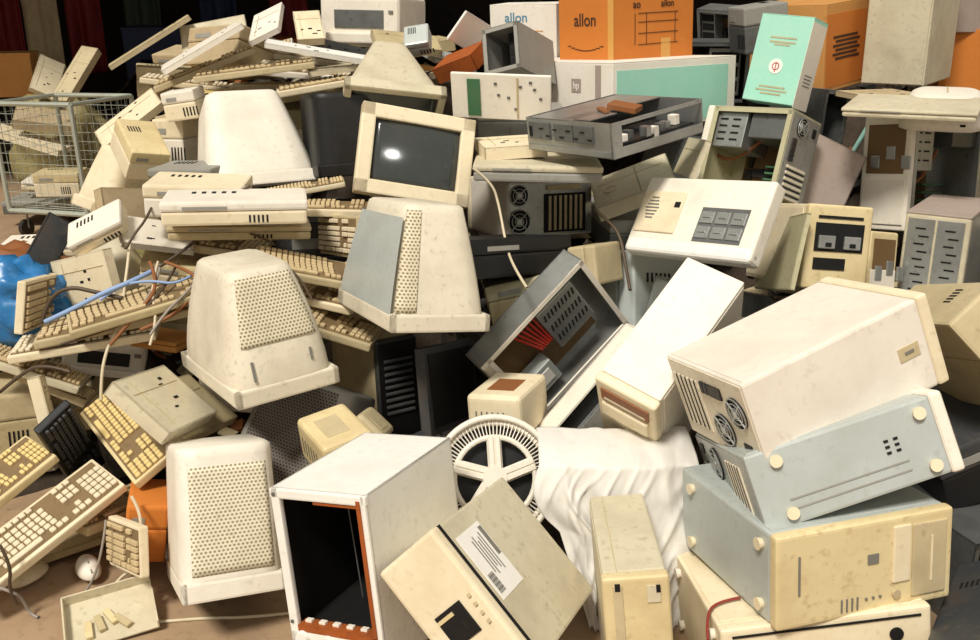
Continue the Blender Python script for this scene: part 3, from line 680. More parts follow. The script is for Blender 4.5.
for mi, (n, sz) in enumerate(((420, .09), (300, .08), (260, .05), (240, .08), (220, .07))):
    for i in range(n):
        x = RND.uniform(-2.3, 2.4); y = RND.uniform(1.5, 5.0); g = ground(x, y)
        if g < .03: continue
        k = len(b.bm.faces)
        b.box((x, y, g+RND.uniform(-.005, .02)), (RND.uniform(.2, 1)*sz, RND.uniform(.2, 1)*sz, RND.uniform(.05, .35)*sz), 0, (RND.uniform(-.6, .6), RND.uniform(-.6, .6), RND.uniform(0, 3)))
        b.bm.faces.ensure_lookup_table()
        for f in b.bm.faces[k:]: f.material_index = mi+1
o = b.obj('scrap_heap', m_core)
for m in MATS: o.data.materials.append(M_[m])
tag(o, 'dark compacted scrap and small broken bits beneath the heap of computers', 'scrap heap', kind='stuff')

# ------------------------------------------------------------ big pieces in front and on the near side
r, (w, d, h), fx = tower('computer_tower', 'big white computer tower lying tilted on top of the pale blue one', 'computer', 'towerA', 'offw', 'cream', 'beige', front='bays')
b = MB(); b.box((0, -d*.33, h+.001), (.03, .05, .002), .001); b.obj('badge', 'tan', r)
b = MB(); b.box((0, -d*.33, h+.002), (.008, .022, .002), .001); b.obj('latch_hole', 'led', r)
r, (w, d, h), fx = tower('computer_tower', 'pale blue computer tower showing its rubber feet, wedged under the big white one', 'computer', 'towerB', 'blue', 'light', 'steel', front='bays')
b = MB()
for i in range(6): b.box((-.02+.012*(i % 3), -d*.22+(i//3)*.02, -.001), (.005, .009, .002))
b.obj('vent_slots', 'dark', r)
b = MB(); b.box((w*.30, .02, -.001), (.003, d*.6, .002)); b.box((w*.18, .02, -.001), (.003, d*.6, .002)); b.obj('pressed_rib', 'grey', r)
def frontC(root, w, d, h, fx):
    y = -d/2; f = fx
    b = MB(); b.box((0, y-.001, h*.86), (w*.80, .006, h*.2), .003); dr = b.obj('drive_cover', 'tan', root)
    b = MB(); b.box((0, y-.005, h*.87), (w*.5, .002, .003)); b.obj('groove', 'cream', dr)
    b = MB(); b.box((w*.1*f, y-.001, h*.70), (w*.62, .006, h*.10), .003); b.obj('floppy_cover', 'cream', root)
    b = MB(); b.box((w*.1*f, y-.001, h*.535), (.02, .004, .024)); b.obj('badge_window', 'led', root)
    b = MB(); b.box((w*.06*f, y-.001, h*.12), (w*.42, .003, .004)); b.obj('groove', 'led', root)
    b = MB(); b.cyl((-w*.33*f, y-.003, h*.67), .009, .008, 'y', 18); b.obj('power_button', 'tan', root)
    for i in range(3):
        b = MB(); b.cyl((-w*.33*f, y-.001, h*(.50+.04*i)), .003, .004, 'y', 10); b.obj('indicator_light', 'led', root)
    b = MB()
    for i in range(4): b.box((-w*.36*f, y-.001, h*(.36+.03*i)), (w*.14, .003, .003))
    b.obj('vent_slots', 'led', root)
tower('computer_tower', 'yellowed tower front lying sideways with a pale blue underside, below the pale blue tower', 'computer', 'towerC', 'blue', 'yellow', 'steel', front=frontC)
def frontD(root, w, d, h, fx):
    y = -d/2
    b = MB(); b.cyl((w*.24*fx, y-.001, h*.83), .014, .006, 'y', 22); b.obj('lock_hole', 'dark', root)
    b = MB(); b.box((w*.42*fx, y-.001, h*.5), (.004, .004, h*.9)); b.obj('groove', 'dark', root)
tower('computer_tower', 'cream tower with a round lock hole, lowest of the stack of tilted towers', 'computer', 'towerD', 'cream', 'cream', 'steel', front=frontD)
def frontE(root, w, d, h, fx):
    y = -d/2
    b = MB(); b.box((-w*.28, y-.001, h*.5), (w*.14, .004, h*.92)); b.obj('slot_recess', 'tan', root)
    b = MB(); b.box((w*.26, y-.001, h*.9), (w*.2, .004, h*.10)); b.obj('badge', 'greige', root)
    b = MB(); b.box((w*.33, y-.002, h*.93), (.008, .004, .014)); b.box((-w*.28, y-.002, h*.95), (.01, .004, .014)); b.obj('screw_holes', 'dark', root)
r, (w, d, h), fx = tower('slim_computer', 'slim khaki computer standing upright in front of the white sheet', 'computer', 'slimE', 'greige', 'yellow', 'steel', front=frontE)
b = MB(); b.box((-w*.26, .01, h-.0005), (.002, d*.9, .003)); b.obj('lid_seam', 'tan', r)
# beige desktop with the label
root, (w, d, h), fx = thing('desktop_computer', 'beige desktop computer on its side with a white barcode label and small dark window', 'computer', 'deskF')
MB().box((0, .016, h/2), (w-.006, d-.03, h-.004), .006).obj('shell', 'greige', root)
MB().box((0, -d/2+.015, h/2), (w, .03, h), .008).obj('front_bezel', 'cream', root)
MB().box((0, -d/2+.034, h/2+.001), (w-.004, .004, h), .001).obj('seam', 'dark', root)
MB().box((w*.02, -d/2-.001, h*.48), (.07, .004, h*.44)).obj('display_window', 'black', root)
MB().box((w*.02-.022, -d/2-.004, h*.40), (.008, .003, h*.26)).obj('card_edge', 'yellow', root)
for i in range(4): MB().box((w*.02-.03+i*.02, -d/2-.002, h*.86), (.008, .005, .007), .001).obj('button', 'tan', root)
lb = MB().box((-w*.14, -d*.22, h-.0015), (.15, .11, .001)).obj('label_sticker', 'paper', root)
b = MB()
MB().box((-w*.14-.03, -d*.22+.045, h-.0008), (.07, .014, .001)).obj('label_band', 'led', lb)
for i in range(5): b.box((-w*.14-.012, -d*.22+.026-i*.010, h-.0008), (.09-.014*(i % 3), .0034, .001))
for i in range(14): b.box((-w*.14+.020+i*.0032, -d*.22-.036, h-.0008), (.0014+.0007*(i % 3), .024, .001))
b.obj('printed_lines', 'led', lb)
# white cabinet with black opening
root, (w, d, h), fx = thing('equipment_cabinet', 'white metal cabinet with a black empty opening and rusty rim, standing on the floor', 'cabinet', 'boxG')
b = MB(); t = .004
b.box((-w/2+t/2, 0, h/2), (t, d, h)); b.box((w/2-t/2, 0, h/2), (t, d, h)); b.box((0, 0, h-t/2), (w, d, t), .0); b.box((0, 0, t/2), (w, d, t)); b.box((0, d/2-t/2, h/2), (w, t, h))
b.obj('shell', 'white', root)
b = MB(); f = .022; zb = h*.20
b.box((0, -d/2, h-f/2), (w+.004, .014, f), .004); b.box((-w/2+f/2, -d/2, h/2), (f, .014, h), .004); b.box((w/2-f*.3, -d/2, h/2), (f*.6, .014, h), .004); b.box((0, -d/2, zb/2), (w, .014, zb), .004)
b.obj('front_frame', 'white', root)
b = MB(); b.box((w/2-f*.75, -d/2+.006, (h+zb)/2), (.009, .03, h-zb-f)); b.box((0, -d/2+.008, zb+.006), (w-2*f, .032, .014)); b.box((w*.2, -d/2+.01, h-f-.004), (w*.5, .03, .005)); b.obj('rusty_rim', 'rust', root)
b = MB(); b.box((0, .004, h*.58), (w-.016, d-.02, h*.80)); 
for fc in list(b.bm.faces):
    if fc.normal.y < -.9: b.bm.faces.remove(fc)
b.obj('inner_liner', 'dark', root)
MB().tube((-w*.12, -d*.1, zb+.01), (-w*.16, -d*.1, h-.03), .0018).obj('inner_rail', 'dsteel', root)
for i in range(5): MB().box((-w*.33+i*w*.15, -d/2+.012, zb+.016), (.016, .012, .006), .001).obj('clip', 'light', root)
for i, (x, z) in enumerate(((-.36, .165), (-.08, .16), (.30, .155))): MB().cyl((x*w, -d/2-.010, z*h), .017, .016, 'y', 22, .014).obj('control_knob', 'white', root)
MB().cyl((w*.12, -d/2-.010, h*.165), .005, .008, 'y', 12).obj('indicator_light', 'red', root)
for x, z in ((-.46, .97), (-.46, .25)): MB().cyl((x*w, -d/2-.008, z*h), .004, .004, 'y', 10).obj('screw', 'dsteel', root)

# ------------------------------------------------------------ monitors
crt('tube_monitor', 'perforated white tube monitor resting face down on the dirt floor', 'monH', (.93, .9), 'light', 'perfl', (.10, .86), corner=9, ease=1.2)
mi = crt('tube_monitor', 'rounded beige tube monitor with perforated back, face down above the small speaker box', 'monI', (.62, .6), 'beige', 'perfb', (.40, .95), corner=7, ease=1.6)
r, (w, d, h), fx = mi
for x, t, L in ((-.30, .2, .05), (.26, .22, .022), (.26, .27, .012)):
    e = t**1.6; kh = 1+(.6-1)*e; MB().box((x*w, -d/2+.027+(d-.027)*t, h/2+h*kh*.5*.99), (.006, L, .004), 0, (-.22, 0, 0)).obj('slot_mark', 'led', r)
crt('tube_monitor', 'tube monitor with a blue-grey side panel, propping up the one with its screen out', 'monK', (.62, .72), 'beige', 'perfb', (.08, .95), corner=9, ease=1.25, panel=(-1, 'blue'), perf_s=(-.93, -.52))
crt('tube_monitor', 'large plain white tube monitor housing beside the black monitor', 'monL', (.68, .68), 'light', None, corner=12, ease=1.25)
crt('tube_monitor', 'black tube monitor seen from behind, wedged beside the cream framed screen', 'monM', (.95, .9), 'black', None, corner=7)
crt('tube_monitor', 'cream monitor with its grey glass screen facing out on top of the heap', 'monJ', (.6, .6), 'cream', None, corner=7, details=False, fr=.125, chin=.16)
crt('tube_monitor', 'dusty grey perforated monitor half buried beside the small cream box', 'monAW', (.75, .75), 'grey', 'perfd', (.04, .97), corner=8)
crt('tube_monitor', 'beige pyramid-shaped monitor housing lying behind the black monitor', 'shellP', (.35, .4), 'greige', None, corner=8)
crt('monitor_housing', 'dirty rounded cream housing leaning beside the wire cage', 'monShellLA', (.7, .7), 'cream', None, corner=5, ease=1.3)
crt('monitor_housing', 'crumpled grey-beige housing below the rounded one beside the wire cage', 'monShellLB', (.7, .7), 'greige', None, corner=5, ease=1.3)
def lid(name, label, key):
    root, (w, d, h), fx = thing(name, label, 'monitor', key)
    b = MB(); loft(b.bm, [[(x, z, y) for x, z in rrect(w*a, d*c, 5, 8)] for a, c, y in ((1, 1, 0), (1, 1, h*.25), (.95, .93, h*.6), (.84, .8, h*.9), (.7, .66, h))]); b.smooth = True; b.obj('housing', 'light', root)
    MB().box((w*.05, -d*.47, h*.22), (w*.5, .02, .008)).obj('slot', 'dark', root)
    b = MB(); b.tube((w*.1, -d*.44, h*.55), (w*.02, 0, h+.002), .003); b.tube((w*.02, 0, h+.002), (0, d*.3, h), .003); b.obj('seam', 'tan', root)
lid('domed_housing', 'white domed monitor back lying on the beige cover above the gutted cases', 'monLidAN')

# ------------------------------------------------------------ centre
def frontO(root, w, d, h, fx):
    y = -d/2
    MB().box((0, y-.001, h/2), (w*.97, .006, h*.96), .002).obj('black_fascia', 'black', root)
    b = MB()
    for i in range(9): b.box((0, y-.006, h*(.28+.065*i)), (w*.72, .006, .008), .001)
    b.obj('louvres', 'rust' if False else 'dsteel', root)
tower('computer_tower', 'dark beige tower with a black louvred front beside the rounded monitor', 'computer', 'caseO', 'tan', 'char', 'steel', front=frontO)
root, (w, d, h), fx = thing('flat_screen', 'black flat screen panel with grey edge beside the black louvred tower', 'screen', 'screenP')
MB().box((0, 0, h/2), (w, d*.6, h), .004).obj('frame', 'char', root)
MB().box((0, -d*.3-.001, h/2), (w*.88, .004, h*.84)).obj('screen', 'black', root)
root, (w, d, h), fx = thing('gutted_computer', 'gutted computer case tilted open with grey perforated metal and red wires', 'computer', 'chassisQ')
def open_x(root, w, d, h, s, shell='steel', rim='beige'):
    t = .004; b = MB()
    b.box((-s*(w/2-t/2), 0, h/2), (t, d, h)); b.box((0, d/2-t/2, h/2), (w, t, h)); b.box((0, 0, t/2), (w, d, t)); b.box((0, 0, h-t/2), (w, d, t))
    b.obj('shell', shell, root)
    MB().box((0, -d/2+.012, h/2), (w, .024, h), .006).obj('front_bezel', rim, root)
    b = MB()
    for z in (.008, h-.008): b.box((s*(w/2-.002), 0, z), (.006, d, .016), .001)
    for y in (-d/2+.03, d/2-.008): b.box((s*(w/2-.002), y, h/2), (.006, .016, h), .001)
    b.obj('rim', 'light', root)
s = fx
open_x(root, w, d, h, s)
cg = MB().box((s*w*.02, d*.18, h*.35), (w*.7, d*.34, h*.5), .003).obj('drive_cage', 'steel', root)
b = MB()
for i in range(9):
    for j in range(3): b.box((s*(w*.37+.001), d*.05+i*d*.034, h*(.2+.14*j)), (.002, .005, .022), 0, (0.25, 0, 0))
b.obj('cage_slots', 'dark', cg)
MB().box((s*w*.05, -d*.22, h*.72), (w*.6, d*.22, h*.26), .003).obj('power_supply', 'blue', root)
MB().box((s*(w*.35+.001), -d*.22, h*.72), (.002, d*.13, h*.14)).obj('maker_label', 'paper', root)
b = MB()
for i in range(7): b.tube((s*w*.3, -d*.1+i*.008, h*.45), (s*w*(.1+.05*(i % 3)), -d*.2+i*.016, h*.12), .004, 6)
b.obj('red_wires', 'red', root)
MB().box((-s*(w/2-.01), -.02, h*.5), (.004, d*.8, h*.8)).obj('motherboard', 'pcbd', root)
root, (w, d, h), fx = thing('gutted_computer', 'open flat case with white edges and a bare metal board, under the white tilted tower', 'computer', 'chassisR')
b = MB(); t = .006
b.box((0, 0, h-.003), (w, d, t)); b.box((0, 0, .003), (w, d, t)); b.box((0, d/2-.003, h/2), (w, t, h)); b.box((0, -d/2+.01, h/2), (w, .02, h), .003); b.obj('frame', 'light', root)
fx = -fx
MB().box((-fx*(w/2-.003), 0, h/2), (.004, d, h)).obj('back_plate', 'dsteel', root)
MB().box((0, d*.05, h*.5), (w*.5, d*.8, h*.86)).obj('mount_plate', 'black', root)
b = MB()
b.box((fx*w*.30, -d*.2, h*.45), (w*.3, d*.4, h*.5), .002); b.box((fx*w*.30, d*.22, h*.6), (w*.3, d*.22, h*.4), .002); b.obj('drive', 'steel', root)
b = MB()
for i in range(6): b.box((fx*(w*.45+.001), -d*.33+i*.045, h*(.3+.06*(i % 4))), (.002, .014, .02))
b.obj('drive_slots', 'dark', root)
def frontS(root, w, d, h, fx):
    y = -d/2
    MB().box((0, y-.001, h*.865), (w*.80, .006, h*.13), .001).obj('slot_recess', 'copper', root); MB().box((0, y-.003, h*.83), (w*.7, .006, h*.02), .001).obj('slot_ledge', 'greige', root)
    MB().box((0, y-.001, h*.70), (w*.8, .02, h*.16), .008).obj('curved_cover', 'cream', root)
tower('computer_tower', 'white tower tilted upward with an empty bay slot, behind the white sheet', 'computer', 'towerS', 'light', 'cream', 'steel', front=frontS)
# bezel with speaker grill
root, (w, d, h), fx = thing('computer_housing', 'white computer front with an oval speaker grill and dark drive window', 'computer part', 'bezelT')
MB().box((0, 0, h*.5), (w, d, h), .012, seg=3).obj('housing', 'light', root)
MB().box((0, -d/2+.02, h*.6), (w*1.0, .05, h*.9), .02, seg=4).obj('lower_roll', 'white', root)
MB().box((-w*.30*fx, d*.02, h), (w*.34, d*.55, .012), .004).obj('front_bezel', 'cream', root)
b = MB()
for i in range(7): b.box((-w*.37*fx, d*(-.09+.045*i)+.005, h+.0065), (.05-.008*abs(i-3), .0045, .002))
b.obj('speaker_grill', 'led', root)
MB().box((-w*.17*fx, d*.12, h+.0065), (.02, .018, .002)).obj('badge_window', 'dark', root)
dw = MB().box((w*.21*fx, -d*.10, h+.0005), (w*.36, d*.44, .002)).obj('drive_window', 'dsteel', root)
b = MB()
for i in range(3):
    for j in range(2): b.box((w*(.09+.12*i)*fx, d*(-.20+.19*j), h+.003), (w*.10, d*.15, .004), .001); b.box((w*(.09+.12*i)*fx, d*(-.20+.19*j), h+.006), (w*.06, d*.02, .004), .001)
b.obj('drive_plates', 'steel', dw)
flatbox('computer_case', 'blue-grey steel case standing under the front with the speaker grill', 'computer', 'chassisT', 'blue', slots=6)
tower('desktop_computer', 'white desktop computer showing its rear fans and slots, under a flat beige lid', 'computer', 'caseV', 'offw', 'cream', 'steel', feet=False)
flatbox('flatbed_scanner', 'flat beige scanner lying on the computer with rear fans', 'scanner', 'flatW', 'greige', 'grey', slots=0)
def chassis_open(label, key):
    root, (w, d, h), fx = thing('server_chassis', label, 'computer', key); t = .003
    b = MB(); b.box((0, 0, t/2), (w, d, t)); b.box((0, d/2-t/2, h/2), (w, t, h)); b.box((-w/2+t/2, 0, h/2), (t, d, h))
    b.box((0, -d/2+t/2, h/2), (w, t, h)); b.box((-w*.2, 0, h-t/2), (w*.5, d, t)); b.box((w*.05, -d*.3, h-t/2), (w*.3, d*.3, t)); b.obj('shell', 'steel', root)
    b = MB(); b.box((w/2-.003, 0, .014), (.006, d, .028), .001); b.box((w/2-.003, 0, h-.006), (.006, d, .012), .001); b.box((w/2-.004, -d/2+.02, h/2), (.006, .04, h)); b.obj('side_rail', 'steel', root)
    b = MB(); b.box((0, 0, h*.3), (w*.9, d*.9, .006)); b.obj('motherboard', 'chip', root)
    rr = random.Random(4)
    for i in range(8): MB().box((w*.33+rr.uniform(0, .04), -d*.38+i*d*.1, h*rr.uniform(.35, .5)), (.03, .02, h*.3), .002).obj('connector', ['steel', 'wcard', 'dsteel'][i % 3], root)
    y = -d/2
    for x, ww in ((-.33, .26), (-.04, .22), (.2, .2)):
        MB().box((x*w, y-.003, h*.62), (ww*w, .006, h*.5), .001).obj('drive_bay', 'dsteel', root)
    b = MB(); b.box((0, y-.003, h*.12), (w*.95, .005, h*.16)); b.obj('front_rail', 'steel', root)
    b = MB(); b.box((-.43*w, y-.007, h*.6), (.012, .003, .03))
    for i in range(8): b.box((-.3*w+i*.03, y-.007, h*(.7-.2*(i % 2))), (.018, .003, .004))
    b.obj('slots', 'dark', root)
    b = MB(); b.box((.08, -.03, h+.012), (.09, .06, .018), .003, (0, .2, .4)); b.box((.02, -.06, h+.006), (.08, .02, .01), .003, (0, 0, -.5)); b.obj('torn_bracket', 'copper', root)
chassis_open('silver open server chassis lying flat in front of the teal and white carton', 'chassisX')
root, (w, d, h), fx = thing('circuit_panel', 'white metal panel with a green circuit strip, upright beside the open server chassis', 'panel', 'boardY')
MB().box((0, 0, h/2), (w, d*.3, h), .002).obj('plate', 'wcard', root)
MB().box((-w*.27, -d*.15-.002, h*.48), (w*.13, .004, h*.82)).obj('circuit_strip', 'pcb', root)
b = MB()
for x, z in ((-.05, .8), (.08, .5), (.3, .85), (.34, .7), (-.02, .55), (.4, .5), (.15, .25), (.2, .75)): b.box((x*w, -d*.15-.001, z*h), (.010, .003, .008))
b.obj('holes', 'dsteel', root)
MB().box((w*.17, -d*.15-.001, h*.5), (.006, .003, h*.9)).obj('groove', 'khaki', root)

# ------------------------------------------------------------ cartons
root, (w, d, h), fx = carton('printed_carton', 'long white and teal printed carton lying under the tall orange carton', 'cartonZ', 'wcard', False, m_side='teal')
b = MB(); b.box((w*.24, -d/2-.001, h*.66), (.052, .001, .048)); b.obj('logo_square', 'gcard', root)
text('hp', .034, (w*.24, -d/2-.002, h*.66), (R(90), 0, 0), 'paper', root, True)
b = MB(); b.box((w*.40, -d/2-.001, h*.5), (.03, .001, h*.94)); b.obj('grey_stripe', 'gcard', root)
root, (w, d, h), fx = carton('tall_carton', 'tall orange cardboard carton with dark printing standing on the teal and white carton', 'orangeAA', 'orange', False)
text('allon', .065, (0, -d/2-.001, h*.36), (R(90), 0, 0), 'ink', root, True)
b = MB()
for i in range(10):
    x = -.09+.02*i; b.box((x, -d/2-.001, h*.16-.02*(1-((i-4.5)/5)**2)), (.021, .001, .003))
b.obj('printed_curve', 'ink', root)
X = w/2+.001
b = MB()
for z in (.40, .33, .24, .15): b.box((X, .02, h*z), (.001, d*.5, .0025))
for y in (-.24, -.1, .26): b.box((X, y*d*2*.5, h*.275), (.001, .0025, h*.25))
b.obj('printed_table', 'ink', root)
for y, s in ((-.22, .05), (.16, .045)): text('ao' if s > .046 else 'allon', s*.8, (X+.0005, y*d, h*.47), (R(90), 0, R(90)), 'ink', root, True)
MB().box((X, .06, h*.08), (.001, .05, .10)).obj('tape', 'tape', root)
MB().box((w/2-.012, -d/2-.0008, h*.5), (.03, .001, h*.98)).obj('corner_tape', 'tape', root)
root, (w, d, h), fx = carton('pale_carton', 'off-white carton with faded blue lettering behind the empty black case', 'cartonP', 'wcard', False)
text('allon', .055, (-w*.1, -d/2-.001, h*.78), (R(90), 0, 0), 'inkb', root, True)
b = MB(); b.box((w*.1, -d/2-.001, h*.55), (w*.4, .001, .004)); b.box((0, -d/2-.001, h*.48), (w*.6, .001, .003)); b.obj('printed_lines', 'tape', root)
root, (w, d, h), fx = carton('teal_carton', 'mint green product carton leaning on the gutted case, white emblem on its face', 'tealAB', 'teal', False, m_side='wcard')
MB().cyl((0, -d/2-.001, h*.42), .026, .0015, 'y', 28).obj('emblem_disc', 'paper', root)
b = MB(); b.ring((0, -d/2-.002, h*.42), .012, .0018, 'y', 18, 5); b.box((0, -d/2-.002, h*.40), (.003, .001, .03)); b.obj('emblem_mark', 'red', root)
b = MB()
for i, (z, ww) in enumerate(((.75, .5), (.70, .5), (.67, .3), (.18, .5), (.14, .6), (.10, .4))): b.box((w*.02, -d/2-.001, h*z), (w*ww, .001, .006))
b.obj('printed_lines', 'green', root)
b = MB()
for i in range(4): b.box((fx*(w/2+.0015), 0, h*(.25+.04*i)), (.001, d*.5, .003))
b.obj('side_lines', 'char', root)
root, (w, d, h), fx = carton('orange_carton', 'wide orange-brown carton behind the mint green one, with lines of printing', 'orangeAC', 'carton', False, m_side='orange')
b = MB()
for i in range(6): b.box((fx*(w/2+.002), -d*.05+.02*(i % 2), h*(.62-.05*i)), (.001, d*.55, .010))
b.obj('printed_lines', 'ink', root)
carton('orange_carton', 'orange carton at the frame edge beside the tall beige cabinet', 'vA', 'orange')
carton('dark_carton', 'grey-brown carton with stacked odds and ends behind the tall beige cabinet', 'vB', 'gcard')
root, (w, d, h), fx = thing('steel_cabinet', 'tall plain beige cabinet standing on the heap beside the orange cartons', 'cabinet', 'cabinetAD')
MB().box((0, .004, h/2), (w, d-.008, h), .006).obj('shell', 'greige', root)
MB().box((0, -d/2+.003, h/2), (w-.012, .006, h-.012), .003).obj('door', 'greige', root)
MB().box((-w*.38, -d/2-.004, h*.92), (.012, .012, .05), .002).obj('door_handle', 'led', root)

# ------------------------------------------------------------ gutted cases, far side of the heap
tower('gutted_computer', 'gutted tower with brown circuit boards, under the mint green carton', 'computer', 'towerAE', 'green', 'light', 'steel', open_side=1, inside='pcbd', feet=False)
def frame_front(win=(.5, .93), split=None, panel='light'):
    def f(root, w, d, h, fx):
        y = -d/2
        z0, z1 = win; MB().box((0, y-.0015, h*(z0+z1)/2), (w*.78, .003, h*(z1-z0))).obj('bay_opening', 'pcbd', root)
        b = MB()
        for i in range(3): b.box((-w*.2+.06*i, y-.004, h*(z0+.1+.08*(i % 2))), (.035, .008, .045), .003)
        b.obj('exposed_drive', 'steel', root)
        MB().box((0, y-.002, h*.25), (w*.9, .006, h*.4), .003).obj('lower_cover', panel, root)
    return f
tower('gutted_computer', 'tall white tower frame with an empty upper bay, below the white domed monitor back', 'computer', 'towerAF', 'steel', 'light', 'steel', open_side=1, front=frame_front(), inside='pcbd', feet=False)
def frontAG(root, w, d, h, fx):
    y = -d/2
    for x in (-.24, .22):
        o = MB().box((x*w*fx, y-.002, h*.56), (w*.42, .006, h*.8), .001).obj('drive_rack', 'steel', root)
        b = MB()
        for i in range(9): b.box((x*w*fx+w*.06*(i % 2), y-.0055, h*(.22+.08*i)), (w*.16, .002, .005))
        b.obj('slots', 'dark', o)
r, (w, d, h), fx = tower('computer_tower', 'grey tower with silver drive racks and a brown dusty top at the frame edge', 'computer', 'towerAG', 'steel', 'greige', 'steel', front=frontAG, feet=False)
MB().box((0, 0, h+.003), (w*1.02, d, .006), .002).obj('top_cover', 'gcard', r)
def frontAH(root, w, d, h, fx):
    y = -d/2
    MB().box((0, y-.001, h*.62), (w*.76, .004, h*.34)).obj('bay_opening', 'dark', root)
    for x in (-.2, .2): MB().box((x*w, y-.005, h*.56), (w*.26, .01, h*.16), .003).obj('exposed_drive', 'steel', root)
    b = MB()
    for x in (-.18, .2): b.box((x*w, y-.011, h*.53), (w*.09, .002, h*.05))
    b.obj('drive_holes', 'dark', root)
    MB().box((0, y-.001, h*.86), (w*.7, .004, .008)).obj('slot', 'dark', root)
    MB().box((-w*.12, y-.001, h*.3), (w*.5, .004, h*.14)).obj('lower_slot', 'dark', root)
tower('gutted_computer', 'narrow yellowed case with two bare drives in its front opening', 'computer', 'towerAH', 'cream', 'yellow', 'steel', front=frontAH, feet=False)
tower('gutted_computer', 'small cream case frame beside the yellowed case with two bare drives', 'computer', 'towerAI', 'cream', 'yellow', 'steel', front=frame_front((.3, .9)), feet=False)
slab('side_panel', 'grey-green side panel standing beside the yellowed case with two drives', 'panel', 'panelAJ', 'green', ribs=False)
slab('side_panel', 'tall smudged grey panel standing behind the grey-green side panel', 'panel', 'panelAK', 'grey', ribs=False)
flatbox('flat_cover', 'flat beige lid lying on the tall white tower frame', 'cover', 'coverAM', 'greige', slots=0)
root, (w, d, h), fx = slab('bezel_plate', 'beige computer front plate with an oval emblem, leaning below the open server chassis', 'computer part', 'bezelAO', 'greige')
b = MB(); b.ring((-w*.28, -d*.05, h+.001), .022, .002, 'z', 22, 5); b.obj('oval_emblem', 'tan', root)
MB().box((w*.08, 0, h+.0008), (.002, d*.9, .002)).obj('seam', 'led', root)
slab('bezel_plate', 'narrow grey-beige front strip leaning against the gutted tower', 'computer part', 'bezelAP', 'greige')
flatbox('black_device', 'black equipment box beneath the computer with rear fans', 'equipment', 'blackAQ', 'black', 'black', slots=0)
flatbox('green_grey_device', 'dusty green-grey equipment box in front of the black one', 'equipment', 'greenAR', 'green', 'khaki', slots=3)
flatbox('dusty_box', 'dusty yellow-brown box wedged beside the blue-grey steel case', 'box', 'plateAS', 'tan', slots=0)
def small_case(label, key, m, n='small_appliance'):
    root, (w, d, h), fx = thing(n, label, 'appliance', key)
    b = MB(); b.box((0, 0, h*.5), (w, d, h), .018, seg=4); b.obj('housing', m, root)
    MB().box((w*.02, -d*.05, h+.0002), (w*.5, d*.45, .002), .0005).obj('recess', 'copper' if m == 'cream' else 'tan', root)
    b = MB()
    for i in range(6): b.box((-w*.32+i*w*.1, -d/2-.0005, h*.45), (.004, .002, h*.4))
    b.obj('vent_slots', 'led', root)
small_case('small cream appliance with a recessed lid below the gutted case with red wires', 'boxAT', 'cream')
small_case('small curved cream box with dirty markings behind the white metal cabinet', 'boxAU', 'yellow')
small_case('little tan box with a dark corner beside the curved cream box', 'boxAV', 'tan')
